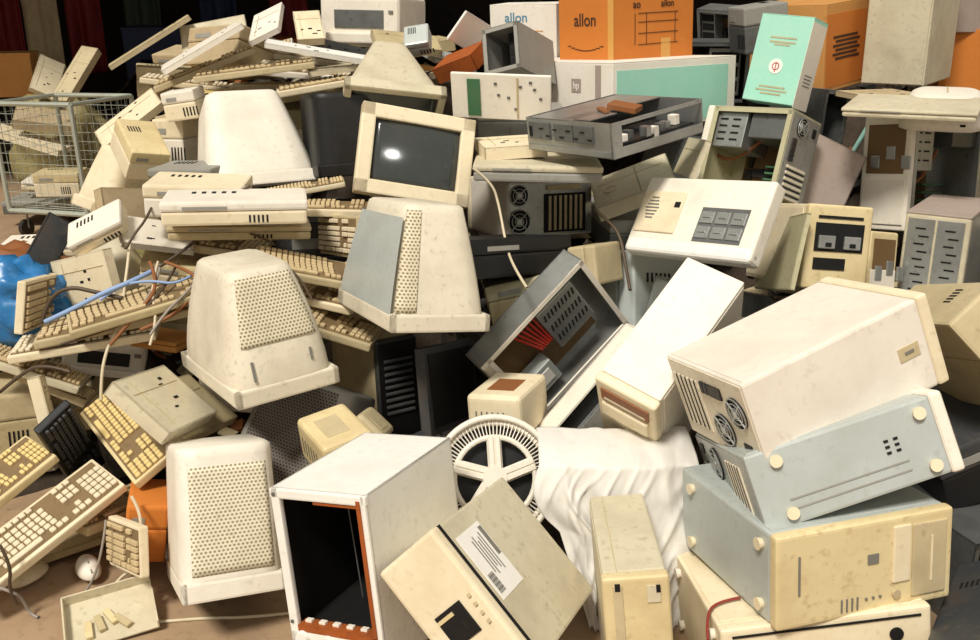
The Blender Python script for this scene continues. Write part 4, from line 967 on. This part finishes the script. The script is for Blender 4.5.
G = [
 # key, builder, name, category, label, materials
 ('vC', 'j', 'gutted_chassis', 'computer', 'grey chassis with silver slots behind the tall orange carton', 'dsteel'),
 ('vD', 'f', 'grey_box', 'box', 'grey box in shadow between the teal carton and the mint green carton', 'grey'),
 ('slatePA', 'j', 'gutted_chassis', 'computer', 'small silver rack with vertical slots beside the orange carton', 'steel'),
 ('slatePB', 'f', 'slate_box', 'box', 'slate grey box between the silver rack and the orange-brown carton', 'grey'),
 ('greyAX', 'j', 'gutted_chassis', 'computer', 'narrow grey chassis between the mint carton and the white tower frame', 'dsteel'),
 ('vF', 't', 'computer_tower', 'computer', 'cream tower cut by the frame edge beside the gutted desktop case', 'cream'),
 ('vG', 'j', 'gutted_chassis', 'computer', 'crushed grey-brown chassis behind the corner of the big white tower', 'dsteel'),
 ('vH', 'f', 'dark_device', 'equipment', 'charcoal equipment box beside the end of the pale blue tower', 'char'),
 ('vI', 'j', 'gutted_chassis', 'computer', 'dark steel frame in shadow behind the yellowed sideways tower', 'dsteel'),
 ('vL', 's', 'brown_board', 'panel', 'brown board leaning beside the thin teal rod', 'gcard'),
 ('vM', 'f', 'grey_case', 'computer', 'flat grey case hidden beneath the big white tilted tower', 'grey'),
 ('vN', 'j', 'gutted_chassis', 'computer', 'shadowed steel chassis between the two white tilted towers', 'steel'),
 ('vO', 'j', 'gutted_chassis', 'computer', 'crumpled chassis with boards behind the narrow grey-beige strip', 'dsteel'),
 ('vP', 'f', 'grey_case', 'computer', 'dusty grey case under the beige front with the oval emblem', 'grey'),
 ('wA', 'f', 'dusty_case', 'computer', 'dusty flat case beneath the white desktop with rear fans', 'khaki'),
 ('wB', 'f', 'dark_device', 'equipment', 'dark box behind the monitor with the blue-grey panel', 'char'),
 ('wC', 'f', 'beige_case', 'computer', 'flat beige case under the long cream device', 'greige'),
 ('wD', 'f', 'beige_case', 'computer', 'curved beige case behind the rounded perforated monitor', 'greige'),
 ('wE', 'f', 'dark_device', 'equipment', 'charcoal box beneath the gutted case with red wires', 'char'),
 ('wH', 'f', 'dark_device', 'equipment', 'charcoal lid behind the round fan grille', 'char'),
 ('caseAL', 'f', 'cream_case', 'computer', 'cream case end behind the big white tower', 'tan'),
 ('sJ', 'f', 'green_grey_case', 'computer', 'grey-green boxy housing between the white monitor and the black one', 'green'),
 ('sK', 'f', 'tan_housing', 'equipment', 'tan boxy housing on top of the stacked cream boxes', 'tan'),
 ('sL', 'f', 'dusty_housing', 'equipment', 'dusty tan housing behind the long thin white strip', 'sack'),
 ('sackP', 'f', 'dusty_housing', 'equipment', 'rounded dusty brown housing at the top of the back pile', 'sack'),
 ('sM', 's', 'plastic_tray', 'tray', 'yellowish tray lying behind the pyramid-shaped housing', 'khaki'),
 ('sN', 'f', 'bluish_box', 'box', 'pale blue-grey small box behind the pyramid-shaped housing', 'blue'),
 ('sO', 's', 'torn_card', 'card', 'torn cardboard scrap beside the pale blue-grey small box', 'carton'),
 ('sP', 's', 'orange_scrap', 'card', 'crumpled orange scrap under the white paper sheet', 'rust'),
 ('sQ', 's', 'plastic_tray', 'tray', 'cream tray of scrap bits lying beside the screen monitor', 'cream'),
 ('printerP', 'p', 'printer', 'printer', 'off-white printer with a grey paper window at the top of the heap', 'light'),
 ('panelP', 's', 'switch_plate', 'panel', 'white plate with small holes standing in the back pile', 'wcard'),
 ('boardP', 's', 'switch_plate', 'panel', 'cream plate with a tan edge beside the printer', 'cream'),
 ('stickP', 's', 'plastic_strip', 'strip', 'long thin white strip slanting across the back pile', 'light'),
 ('blackP', 's', 'black_strip', 'strip', 'long black strip in front of the printer', 'black'),
 ('whiteP', 's', 'plastic_strip', 'strip', 'narrow white strip in front of the long black strip', 'white'),
 ('trayPA', 's', 'plastic_tray', 'tray', 'shallow yellowish tray beside the printer', 'khaki'),
 ('boxP', 'f', 'bluish_box', 'box', 'tiny pale blue box beside the shallow yellowish tray', 'blue'),
 ('paperP', 's', 'paper_sheet', 'paper', 'white paper sheet standing in front of the dark back area', 'paper'),
 ('chassisP', 'j', 'empty_case', 'computer', 'empty grey case with a black interior in front of the pale carton', 'grey'),
 ('boxLC', 'f', 'cream_box', 'box', 'cream box with a brown side beside the large white monitor', 'cream'),
 ('boxLD', 'f', 'cream_box', 'box', 'small cream box on top of the one with a brown side', 'light'),
 ('deviceLE', 'f', 'grey_device', 'equipment', 'flat dark grey device under the cream box with a brown side', 'grey'),
 ('flatDevL', 'f', 'long_device', 'equipment', 'long cream device below the large white monitor', 'light'),
 ('flatDevL2', 'f', 'long_device', 'equipment', 'thin tan device directly under the long cream one', 'tan'),
 ('yellowL', 'f', 'yellowed_device', 'equipment', 'long yellowed device under the two long flat devices', 'yellow'),
 ('tB', 'f', 'khaki_box', 'box', 'khaki box under the long yellowed device, behind the tangle of cords', 'khaki'),
 ('tC', 's', 'framed_panel', 'panel', 'slanted black panel with white edges above the blue bag', 'char'),
 ('tD', 'f', 'olive_housing', 'equipment', 'broken olive housing above the tangle of cords', 'olive'),
 ('tE', 'f', 'cream_device', 'equipment', 'low cream device on the dirt behind the blue bag', 'light'),
 ('tI', 'f', 'orange_box', 'box', 'orange and brown box standing beside the perforated floor monitor', 'orange'),
 ('tJ', 'f', 'cream_device', 'equipment', 'cream device between the long cream one and the grey device', 'cream'),
 ('tK', 'f', 'dusty_housing', 'equipment', 'dusty rounded housing between the two crumpled housings', 'sack'),
 ('tL', 'f', 'cream_device', 'equipment', 'tilted cream device at the near end of the long devices', 'light'),
 ('plateL', 's', 'beige_plate', 'panel', 'square beige plate standing behind the tangle of cords', 'cream'),
 ('plateKB', 's', 'beige_plate', 'panel', 'grey-beige plate with a small dark slot lying on the yellow keyboard', 'greige'),
 ('plateKB2', 's', 'beige_plate', 'panel', 'larger dull plate directly under the one with the small dark slot', 'khaki'),
 ('brownL', 'f', 'tan_block', 'box', 'tan plastic block above the grey-beige plate', 'carton'),
 ('printL', 'p', 'printer', 'printer', 'white printer with a black slot, under the stacked keyboards', 'white'),
 ('boxLeft', 'f', 'beige_case', 'computer', 'beige case cut by the frame edge above the black keyboard', 'tan'),
 ('frameLeft', 's', 'plastic_strip', 'strip', 'cream strip standing beside the black keyboard', 'cream'),
 ('tH', 's', 'plastic_sheet', 'panel', 'pale panel lying beneath the long cream keyboard', 'khaki'),
 ('yA', 's', 'cream_strip', 'strip', 'cream strip tilted on the far side of the small cream box', 'cream'),
 ('yB', 'f', 'yellow_block', 'box', 'small yellow block beside the cream box with a brown side', 'yellow'),
 ('yC', 's', 'brown_board', 'panel', 'brown board leaning between the dusty rounded housing and the long devices', 'sack'),
 ('yD', 's', 'white_scrap', 'panel', 'bent white plate at the near end of the long devices', 'light'),
 ('yE', 'f', 'white_scrap', 'box', 'small white casing tilted below the dusty rounded housing', 'light'),
 ('yG', 'f', 'beige_block', 'box', 'small beige block on the flat scanner beside the open server chassis', 'greige'),
 ('yH', 's', 'gravelly_board', 'panel', 'brown speckled board lying in front of the tall beige cabinet', 'sack'),
 ('yI', 'f', 'yellow_block', 'box', 'small tan block tipped beside the dusty yellow-brown box', 'tan'),
 ('yJ', 's', 'paper_sheet', 'paper', 'small bluish white sheet hanging below the dusty yellow-brown box', 'paper'),
 ('xA', 'f', 'cream_device', 'equipment', 'cream device in shadow under the yellow keyboard', 'tan'),
 ('xB', 'f', 'dark_device', 'equipment', 'dark low device between the orange box and the perforated floor monitor', 'char'),
 ('xC', 's', 'plastic_strip', 'strip', 'dull strip behind the tan housings of the back pile', 'tan'),
 ('xD', 's', 'cream_sheet', 'panel', 'thin cream sheet bent over the back pile', 'greige'),
 ('xE', 's', 'plastic_strip', 'strip', 'grey-beige strip beside the pyramid-shaped housing', 'greige'),
 ('xH', 'f', 'grey_device', 'equipment', 'grey box behind the open server chassis', 'grey'),
 ('bottomRA', 'f', 'dark_device', 'equipment', 'dark grey ribbed device in the near corner below the yellowed tower', 'char'),
 ('vK', 'r', 'metal_rod', 'rod', 'thin teal rod leaning beside the white tower frame', 'tealrod'),
 ('uA', 'f', 'drive_box', 'drive', 'white drive with a dark window standing inside the wire cage', 'light'),
 ('uB', 'f', 'yellow_device', 'drive', 'yellow device lying inside the wire cage', 'yellow'),
 ('uC', 's', 'cream_board', 'panel', 'cream board slanting inside the wire cage', 'cream'),
 ('uD', 's', 'dusty_board', 'panel', 'dusty board resting near the top of the wire cage', 'sack'),
 ('uE', 'f', 'grey_device', 'equipment', 'flat grey device at the bottom of the wire cage', 'grey'),
 ('plankA', 's', 'cream_board', 'panel', 'cream board standing above the wire cage', 'cream'),
 ('plankB', 's', 'stained_board', 'panel', 'narrow stained board leaning above the wire cage', 'tan'),
]
BODY2 = {'cream': 'light', 'light': 'cream', 'char': 'black', 'grey': 'dsteel', 'tan': 'khaki', 'green': 'greige', 'khaki': 'tan', 'greige': 'beige', 'white': 'light', 'yellow': 'cream'}
for key, kind, name, cat, label, m in G:
    if kind == 'f': flatbox(name, label, cat, key, m, BODY2.get(m, m), slots=5 if m not in ('orange', 'carton', 'sack') else 0)
    elif kind == 's': slab(name, label, cat, key, m, holes=0 if m in ('paper', 'carton', 'rust') else 4, ribs=m not in ('paper', 'rust', 'carton', 'black', 'white', 'light'))
    elif kind == 'j': junkbox(name, label, cat, key, m, openf={'vG': '-z', 'chassisP': '-y', 'vN': '+z', 'vO': '-y'}.get(key, '-y'), inner='dark' if key == 'chassisP' else 'pcbd')
    elif kind == 't': tower(name, label, cat, key, m, 'cream', 'steel', feet=False)
    elif kind == 'r':
        root, (w, d, h), fx = thing(name, label, cat, key); MB().tube((0, 0, 0), (0, 0, h), .009, 12).obj('bar', m, root); MB().cyl((0, 0, h), .012, .02).obj('end_cap', 'light', root)
    elif kind == 'p':
        root, (w, d, h), fx = thing(name, label, cat, key)
        MB().box((0, 0, h*.5), (w, d, h), .02, seg=3).obj('body', m, root)
        MB().box((0, -d/2-.002, h*.55), (w*.62, .006, h*.36), .002).obj('paper_slot', 'black' if key == 'printL' else 'dsteel', root)
        MB().box((0, -d/2-.012, h*.18), (w*.8, .024, h*.2), .006).obj('tray', m, root)
        MB().box((w*.40, -d/2-.003, h*.7), (.02, .006, .012), .002).obj('button', 'led', root)
# ------------------------------------------------------------ keyboards
KB = [('kbCream', 'cream', 'key', 'long cream keyboard slanting at the frame edge, nearest the floor'), ('kbYelL', 'yellow', 'keyy', 'yellow keyboard cut by the frame edge, above the long cream one'),
 ('kbYelM', 'yellow', 'keyy', 'yellow keyboard partly under the grey-beige plate'), ('kbBlack', 'black', 'keyb', 'black keyboard standing on edge beside the yellow one'),
 ('kbStand', 'cream', 'keyd', 'short tan keyboard piece standing on the floor beside the orange box'), ('kbLeftA', 'cream', 'keyd', 'topmost cream keyboard of the slanting stack above the beige edge case'),
 ('kbLeftB', 'greige', 'keyd', 'middle keyboard of the slanting stack above the beige edge case'), ('kbLeftC', 'tan', 'keyd', 'short lowest keyboard of the slanting stack above the beige edge case'),
 ('kbVert', 'cream', 'keyd', 'cream keyboard standing upright against the blue bag'), ('kbStackA', 'tan', 'keyd', 'tan keyboard on top of the stack beside the blue-grey panel monitor'),
 ('kbStackB', 'cream', 'keyd', 'cream keyboard second in the stack beside the blue-grey panel monitor'), ('kbStackC', 'tan', 'key', 'keyboard with its number keys up, above the tan one, beside the blue-grey panel monitor'),
 ('sA', 'cream', 'key', 'cream keyboard in the back pile above the large white monitor'), ('sB', 'tan', 'keyd', 'tan keyboard in the middle of the back pile'),
 ('sC', 'light', 'key', 'light keyboard in the back pile just below the long black strip'), ('sD', 'cream', 'keyd', 'cream keyboard beside the pyramid-shaped housing'),
 ('sE', 'yellow', 'keyy', 'yellowed keyboard lying along the top of the large white monitor'), ('sF', 'greige', 'keyd', 'grey-beige keyboard behind the grey-green boxy housing'),
 ('sG', 'greige', 'key', 'grey-beige keyboard under the narrow white strip'), ('sH', 'light', 'keyd', 'light keyboard sloping down behind the narrow white strip'),
 ('sI', 'tan', 'keyd', 'tan keyboard sloping under the long thin white strip'), ('sS', 'greige', 'keyd', 'grey-beige keyboard under the black monitor'),
 ('sT', 'cream', 'keyd', 'cream keyboard between the long cream device and the screen monitor'),
 ('sV', 'cream', 'keyd', 'cream keyboard lying across the long yellowed device'), ('sW', 'tan', 'keyd', 'tan keyboard third in the stack beside the blue-grey panel monitor'),
 ('sX', 'cream', 'keyd', 'lowest cream keyboard of the stack beside the blue-grey panel monitor'), ('sY', 'khaki', 'keyd', 'khaki keyboard under the tangle of cords'),
 ('sZ', 'tan', 'keyd', 'tan keyboard below the khaki one under the tangle of cords'), ('tA', 'cream', 'key', 'cream keyboard lying in front of the blue bag'),
 ('tG', 'khaki', 'keyd', 'khaki keyboard under the long cream one, beside the orange box'),
 ('xF', 'cream', 'keyd', 'second cream keyboard on top of the large white monitor'), ('xG', 'khaki', 'keyd', 'khaki keyboard between the large white monitor and the black one')]
for key, body, keys, label in KB: keyboard(label, key, body, keys)
# ------------------------------------------------------------ wire cage
root, (w, d, h), fx = thing('wire_cage_trolley', 'pale green wire cage trolley holding scrap on the dirt floor', 'trolley', 'cage')
b = MB()
for x in (-w/2, w/2):
    for y in (-d/2, d/2): b.tube((x, y, 0), (x, y, h), .014)
    for z in (0, h): b.tube((x, -d/2, z), (x, d/2, z), .012)
for y in (-d/2, d/2):
    for z in (0, h): b.tube((-w/2, y, z), (w/2, y, z), .014)
b.obj('frame', 'wire', root)
b = MB(); n = 11
for i in range(1, n):
    for y in (-d/2, d/2): b.tube((-w/2+w*i/n, y, 0), (-w/2+w*i/n, y, h), .0014, 4); b.tube((-w/2, y, h*i/n), (w/2, y, h*i/n), .0014, 4)
    for x in (-w/2, w/2): b.tube((x, -d/2+d*i/n, 0), (x, -d/2+d*i/n, h), .0014, 4); b.tube((x, -d/2, h*i/n), (x, d/2, h*i/n), .0014, 4)
for i in range(1, n): b.tube((-w/2, -d/2+d*i/n, .003), (w/2, -d/2+d*i/n, .003), .0025, 4)
b.obj('wire_mesh', 'wire', root)
zc = P['cage'][0][2]-h/2
for x in (-1, 1):
    for y in (-1, 1):
        o = MB().cyl((x*(w/2-.05), y*(d/2-.05), -zc+.05 if zc < .4 else -.05), .05, .025, 'x', 18).obj('wheel', 'rubber', root)
        MB().tube((x*(w/2-.05)+.02, y*(d/2-.05), 0), (x*(w/2-.05)+.02, y*(d/2-.05), -zc+.05 if zc < .4 else -.05), .006).obj('caster_fork', 'dsteel', o)
# ------------------------------------------------------------ round fan grille
root = bpy.data.objects.new('fan_grille', None); COL.objects.link(root); root.location = (.012, 2.03, .30); root.rotation_euler = (R(-28), 0, R(4))
tag(root, 'round white plastic fan grille with spokes behind the beige desktop computer', 'fan')
root.scale = (1.14, 1.14, 1.14)
b = MB(); b.ring((0, 0, 0), .130, .007, 'y', 48, 8); b.ring((0, .012, 0), .118, .006, 'y', 48, 8); b.smooth = True; b.obj('outer_ring', 'light', root)
b = MB()
for i in range(84):
    a = 2*math.pi*i/84; v = Vector((math.cos(a), 0, math.sin(a))); b.tube(v*.088, v*.128+Vector((0, .006, 0)), .0014, 4)
b.obj('rim_slots', 'light', root)
b = MB(); b.ring((0, 0, 0), .087, .006, 'y', 40, 8); b.cyl((0, 0, 0), .026, .02, 'y', 24)
for i in range(5):
    a = 2*math.pi*i/5+.35; v = Vector((math.cos(a), 0, math.sin(a))); t2 = Vector((-math.sin(a), 0, math.cos(a)))
    b.tube(v*.02+t2*.004, v*.09+t2*.004, .009, 6); b.tube(v*.02-t2*.010, v*.09-t2*.010, .009, 6)
b.obj('spoke_wheel', 'light', root)
MB().cyl((0, .03, 0), .112, .012, 'y', 36).obj('motor_shroud', 'black', root)
# ------------------------------------------------------------ white sheet, bags
def drape(name, label, cat, m, prof, kind=None, res=64, seed=0, amp=.012, thick=.003):
    """crumpled sheet: prof(u, v) gives the smooth surface, folds are added along its normal"""
    b = MB(); g = []
    for i in range(res+1):
        row = []
        for j in range(res+1):
            u, v = i/res, j/res; p = Vector(prof(u, v))
            q = noise.noise(Vector((u*3+seed, v*2, 1)))*1.2+abs(noise.noise(Vector((u*7, v*4+seed, 3))))*1.1+.35*abs(noise.noise(Vector((u*16+v*6, v*9, 5+seed))))
            p += Vector((.3, -.8, .55))*q*amp*1.6
            row.append(b.bm.verts.new(p))
        g.append(row)
    for i in range(res):
        for j in range(res): b.bm.faces.new((g[i][j], g[i+1][j], g[i+1][j+1], g[i][j+1]))
    b.smooth = True; o = b.obj(name, m); s = o.modifiers.new('thick', 'SOLIDIFY'); s.thickness = thick
    tag(o, label, cat); return o
def bagprof(u, v):
    # v: 0 back edge on top .. 1 hanging front hem; u: 0 .. 1 across
    L = v*.56; top = .395; r = .16
    x = .115+.375*u
    if L < r: y = 2.12-L; z = top-.02*(L/r)**3
    else: y = 1.96-.10*(L-r)/.4; z = top-.02-(L-r)*.93
    k = max(0, L-r)
    x += k*(.42*max(0, .45-u)*1.6-.12*max(0, u-.6))+(.03 if 0 else -.035*math.sin(min(1, k/.16)*math.pi)*(1-u))
    n1 = noise.noise(Vector((u*4.5-v*2.2, v*1.3, 7))); n2 = noise.noise(Vector((u*9+v*5, v*3, 2)))
    fold = (.030*(1-min(1, abs(n1)*4))*.3+.010*(1-min(1, abs(n2)*3.5))*.6+.014*n1)*min(1, .25+k/.1)
    return (x, y-fold*1.6-.03*math.sin(u*math.pi), z+.012*math.sin(u*math.pi)*(1-v)+(.004*n2 if L < r else 0))
drape('plastic_sheet', 'crumpled white woven plastic sheet draped behind the slim upright computer', 'sheet', 'bag', bagprof, seed=3, amp=.004, res=96)
def blob(name, label, cat, m, loc, dim, seed=0, amp=.25, f=3., res=3, rot=0, kind=None):
    b = MB(); g = bmesh.ops.create_icosphere(b.bm, subdivisions=res+1, radius=1)['verts']
    for v in g:
        p = v.co.normalized(); q = 1+amp*noise.noise(p*f+Vector((seed, 0, 0)))+amp*.6*abs(noise.noise(p*f*2.3+Vector((0, seed, 0))))
        v.co = Vector((p.x*dim[0]/2*q, p.y*dim[1]/2*q, max(-.42, p.z*.5*q)*dim[2]))
    b.smooth = True; o = b.obj(name, m); o.location = loc; o.rotation_euler = (0, 0, rot); tag(o, label, cat, kind=kind); return o
c = Vector((-1.44, 2.62, .53))
blob('blue_bag', 'crumpled shiny blue plastic bag at the frame edge behind the upright keyboard', 'bag', 'bluebag', (-1.50, 2.76, .50), (.36, .22, .28), 3, .35, 4)
blob('cardboard_scrap', 'rust-brown crumpled cardboard behind the blue bag', 'cardboard', 'copper', (-1.62, 3.02, .52), (.40, .3, .16), 5, .4, 5)
# small items on the floor
root = bpy.data.objects.new('broken_tray', None); COL.objects.link(root); root.location = (-.90, 1.86, .02); root.rotation_euler = (R(12), R(-4), R(24))
tag(root, 'broken pale plastic tray with yellow bits lying on the floor beside a cream cord', 'tray')
b = MB(); b.box((0, 0, .003), (.20, .15, .005), .001); b.box((0, .075, .018), (.20, .004, .032), .001); b.box((-.1, 0, .018), (.004, .15, .032), .001); b.box((.1, -.02, .014), (.004, .11, .022), .001); b.obj('shell', 'greige', root)
for i in range(4): MB().box((-.05+.025*i, -.03+.012*(i % 3), .012), (.016, .05, .010), .002, (0, 0, .2*i)).obj('inner_rib', ['yellow', 'khaki'][i % 2], root)
root = bpy.data.objects.new('mains_plug', None); COL.objects.link(root); root.location = (-.835, 2.12, .03)
tag(root, 'small white mains plug lying beside the perforated floor monitor', 'plug')
MB().cyl((0, 0, 0), .022, .028, 'x', 18, .018).obj('body', 'white', root); MB().cyl((-.028, 0, 0), .010, .03, 'x', 12, .006).obj('strain_relief', 'white', root)
b = MB(); b.tube((.012, -.008, 0), (.034, -.008, 0), .0025); b.tube((.012, .008, 0), (.034, .008, 0), .0025); b.obj('prong', 'steel', root)
def mouse(label, loc, rz, m='light'):
    root = bpy.data.objects.new('computer_mouse', None); COL.objects.link(root); root.location = loc; root.rotation_euler = (0, 0, rz); tag(root, label, 'mouse')
    b = MB(); g = bmesh.ops.create_uvsphere(b.bm, u_segments=24, v_segments=14, radius=1)['verts']
    for v in g: v.co = Vector((v.co.x*.03, v.co.y*.055, max(v.co.z, -.15)*.03+.005))
    b.smooth = True; b.obj('body', m, root); MB().box((0, -.03, .026), (.003, .04, .006), 0, (.35, 0, 0)).obj('button_gap', 'led', root)
mouse('pale computer mouse lying in the shadow under the long cream keyboard', (-1.03, 2.05, .02), .6)
mouse('dusty computer mouse at the frame edge near a dark cord', (-1.17, 2.02, .02), -.5, 'greige')
# ------------------------------------------------------------ cords
CL = {'floorCord': ('cordl', 'cream cord running across the open floor', .004), 'plugCord': ('cordl', 'cream cord ending in the white plug', .004), 'creamA': ('cordl', 'cream cord hanging down over the white printer', .0045),
 'creamB': ('cordd', 'brown cord looping over the crumpled grey-beige housing', .004), 'darkA': ('cordd', 'dark cord arching over the square beige plate', .006), 'darkB': ('cordd', 'dark cord rising from the tangle to the long cream device', .0045),
 'darkC': ('cordg', 'grey cord curling over the end of the long cream device', .004), 'blueA': ('cordb', 'thick pale blue cord crossing the beige plate', .007), 'darkD': ('cordd', 'dark cord across the beige edge case', .005),
 'creamD': ('cordl', 'pale cord hanging past the computer with rear fans', .004), 'purple': ('cordg', 'mauve-grey cord on the floor near the frame corner', .004),
 'darkE': ('cordd', 'dark cord looping under the long cream keyboard', .004), 'greyF': ('cordg', 'grey cord hanging from the khaki keyboard to the floor', .003), 'white': ('cordl', 'white cord draped down the orange box', .004),
 'darkG': ('cordd', 'black cord beside the blue-grey steel case', .005), 'brownH': ('copper', 'brown cord sagging under the long yellowed device', .005), 'brownI': ('copper', 'reddish brown cord rising to the tangle', .005),
 'red': ('cordr', 'thin red cord over the lowest tilted tower', .003), 'tangA': ('cordg', 'grey cord lying over the keyboard in front of the blue bag', .004), 'tangB': ('cordd', 'dark brown cord running from the slanting keyboards to the tangle', .004), 'tangC': ('cordl', 'cream cord dropping straight down from the tangle', .004),
 'tangD': ('cordb', 'short pale blue cord across the middle of the tangle', .004), 'tangE': ('cordd', 'dark cord draped under the long cream device', .0035), 'frontF': ('cordd', 'dark cord on the keyboards beside the rounded perforated monitor', .0035), 'creamJ': ('cordg', 'grey cord beside the rounded perforated monitor', .004)}
for k, pts in CABLES.items():
    m, label, rad = CL[k]
    c = bpy.data.curves.new('power_cord', 'CURVE'); c.dimensions = '3D'; c.bevel_depth = rad; c.bevel_resolution = 3; c.resolution_u = 8
    s = c.splines.new('NURBS'); s.points.add(len(pts)-1); s.use_endpoint_u = True; s.order_u = 3
    for p, q in zip(s.points, pts): p.co = (q[0], q[1], max(q[2], rad), 1)
    c.materials.append(M_[m]); o = bpy.data.objects.new('power_cord', c); COL.objects.link(o); tag(o, label, 'cord')
# ------------------------------------------------------------ dark back of the shed
BK = [(-3.65, 7.6, .85, .7, .8, 'darkbag', 'big black sack at the far edge behind the wire cage'), (-2.55, 7.7, .85, .7, .85, 'darkbag', 'black sack directly behind the leaning stained board'),
 (-1.5, 7.7, .85, .8, .95, 'darkbag', 'black sack behind the tan housings of the back pile'), (-.45, 7.9, .9, .8, 1.0, 'darkbag', 'black sack behind the printer'), (.75, 7.6, 1.0, .9, 1.0, 'darkbag', 'black sack behind the white paper sheet'),
 (-2.95, 6.5, .62, .45, .78, 'olive', 'dirty olive sack behind the wire cage under the cream board'), (-2.05, 6.3, .42, .4, .66, 'sack', 'dusty brown sack beside the wire cage'), (1.9, 6.6, 1.0, .8, .9, 'sack', 'brown sack behind the orange-brown carton')]
for i, (x, y, sx, sy, sz, m, lab) in enumerate(BK): blob('scrap_sack', lab, 'sack', m, (x, y, sz*.42), (sx, sy, sz), i*3.1, .3, 3)
HG = [(-4.5, 9.2, 'mred', 'red garment hanging at the far end of the dark back wall'), (-4.15, 9.3, 'sack', 'pale garment hanging beside the far red one'), (-3.75, 9.2, 'mred', 'red garment hanging second along the back wall'), (-3.2, 9.3, 'mgrn', 'green garment hanging above the black sacks'),
 (-2.5, 9.2, 'mblue', 'blue garment hanging beside the green one'), (-1.85, 9.3, 'mred', 'red garment hanging between two blue ones'), (-1.1, 9.2, 'mblue', 'blue garment hanging behind the printer'), (.3, 9.3, 'mgrn', 'green garment hanging farthest along the back wall')]
b = MB(); b.tube((-5.2, 9.25, 1.62), (.9, 9.25, 1.62), .02); b.tube((-5.2, 9.25, 0), (-5.2, 9.25, 1.62), .02); b.tube((.9, 9.25, 0), (.9, 9.25, 1.62), .02)
tag(b.obj('clothes_rail', 'dsteel'), 'long steel clothes rail in front of the dark back wall', 'rail')
for i, (x, y, m, lab) in enumerate(HG):
    def pr(u, v, x=x): return (x-.17+.34*u, 9.13+.03*math.sin(u*14+x), 1.6-v*1.0)
    drape('hanging_garment', lab, 'garment', m, pr, res=16, seed=i*2.3, amp=.03, thick=.01)
def simple_box(name, label, cat, loc, dim, m, rz=0):
    b = MB(); b.box((0, 0, dim[2]/2), dim, .01); o = b.obj(name, m); o.location = loc; o.rotation_euler = (0, 0, rz); tag(o, label, cat)
    l = MB().box((0, 0, dim[2]+.004), (dim[0]*1.03, dim[1]*1.03, .02), .004).obj('lid', m, o)
simple_box('orange_crate', 'small orange box on the black sack behind the wire cage', 'box', (-3.55, 7.2, .62), (.34, .25, .3), 'carton', .2)
simple_box('blue_crate', 'dull blue crate beside the hanging green garment', 'crate', (-2.75, 8.3, 0), (.6, .4, 1.05), 'mblue', .1)
simple_box('rust_crate', 'rust coloured crate behind the black sacks', 'crate', (-1.9, 8.5, 0), (.7, .4, .95), 'rust', -.1)

# text and cords become plain meshes
bpy.context.view_layer.update(); dg = bpy.context.evaluated_depsgraph_get()
for o in [o for o in COL.objects if o.type in ('FONT', 'CURVE')]:
    me = bpy.data.meshes.new_from_object(o.evaluated_get(dg)); n = bpy.data.objects.new('tmp', me); COL.objects.link(n)
    n.parent = o.parent; n.matrix_local = o.matrix_local.copy()
    for k in o.keys():
        if k in ('label', 'category', 'group', 'kind'): n[k] = o[k]
    nm = o.name; bpy.data.objects.remove(o); n.name = nm
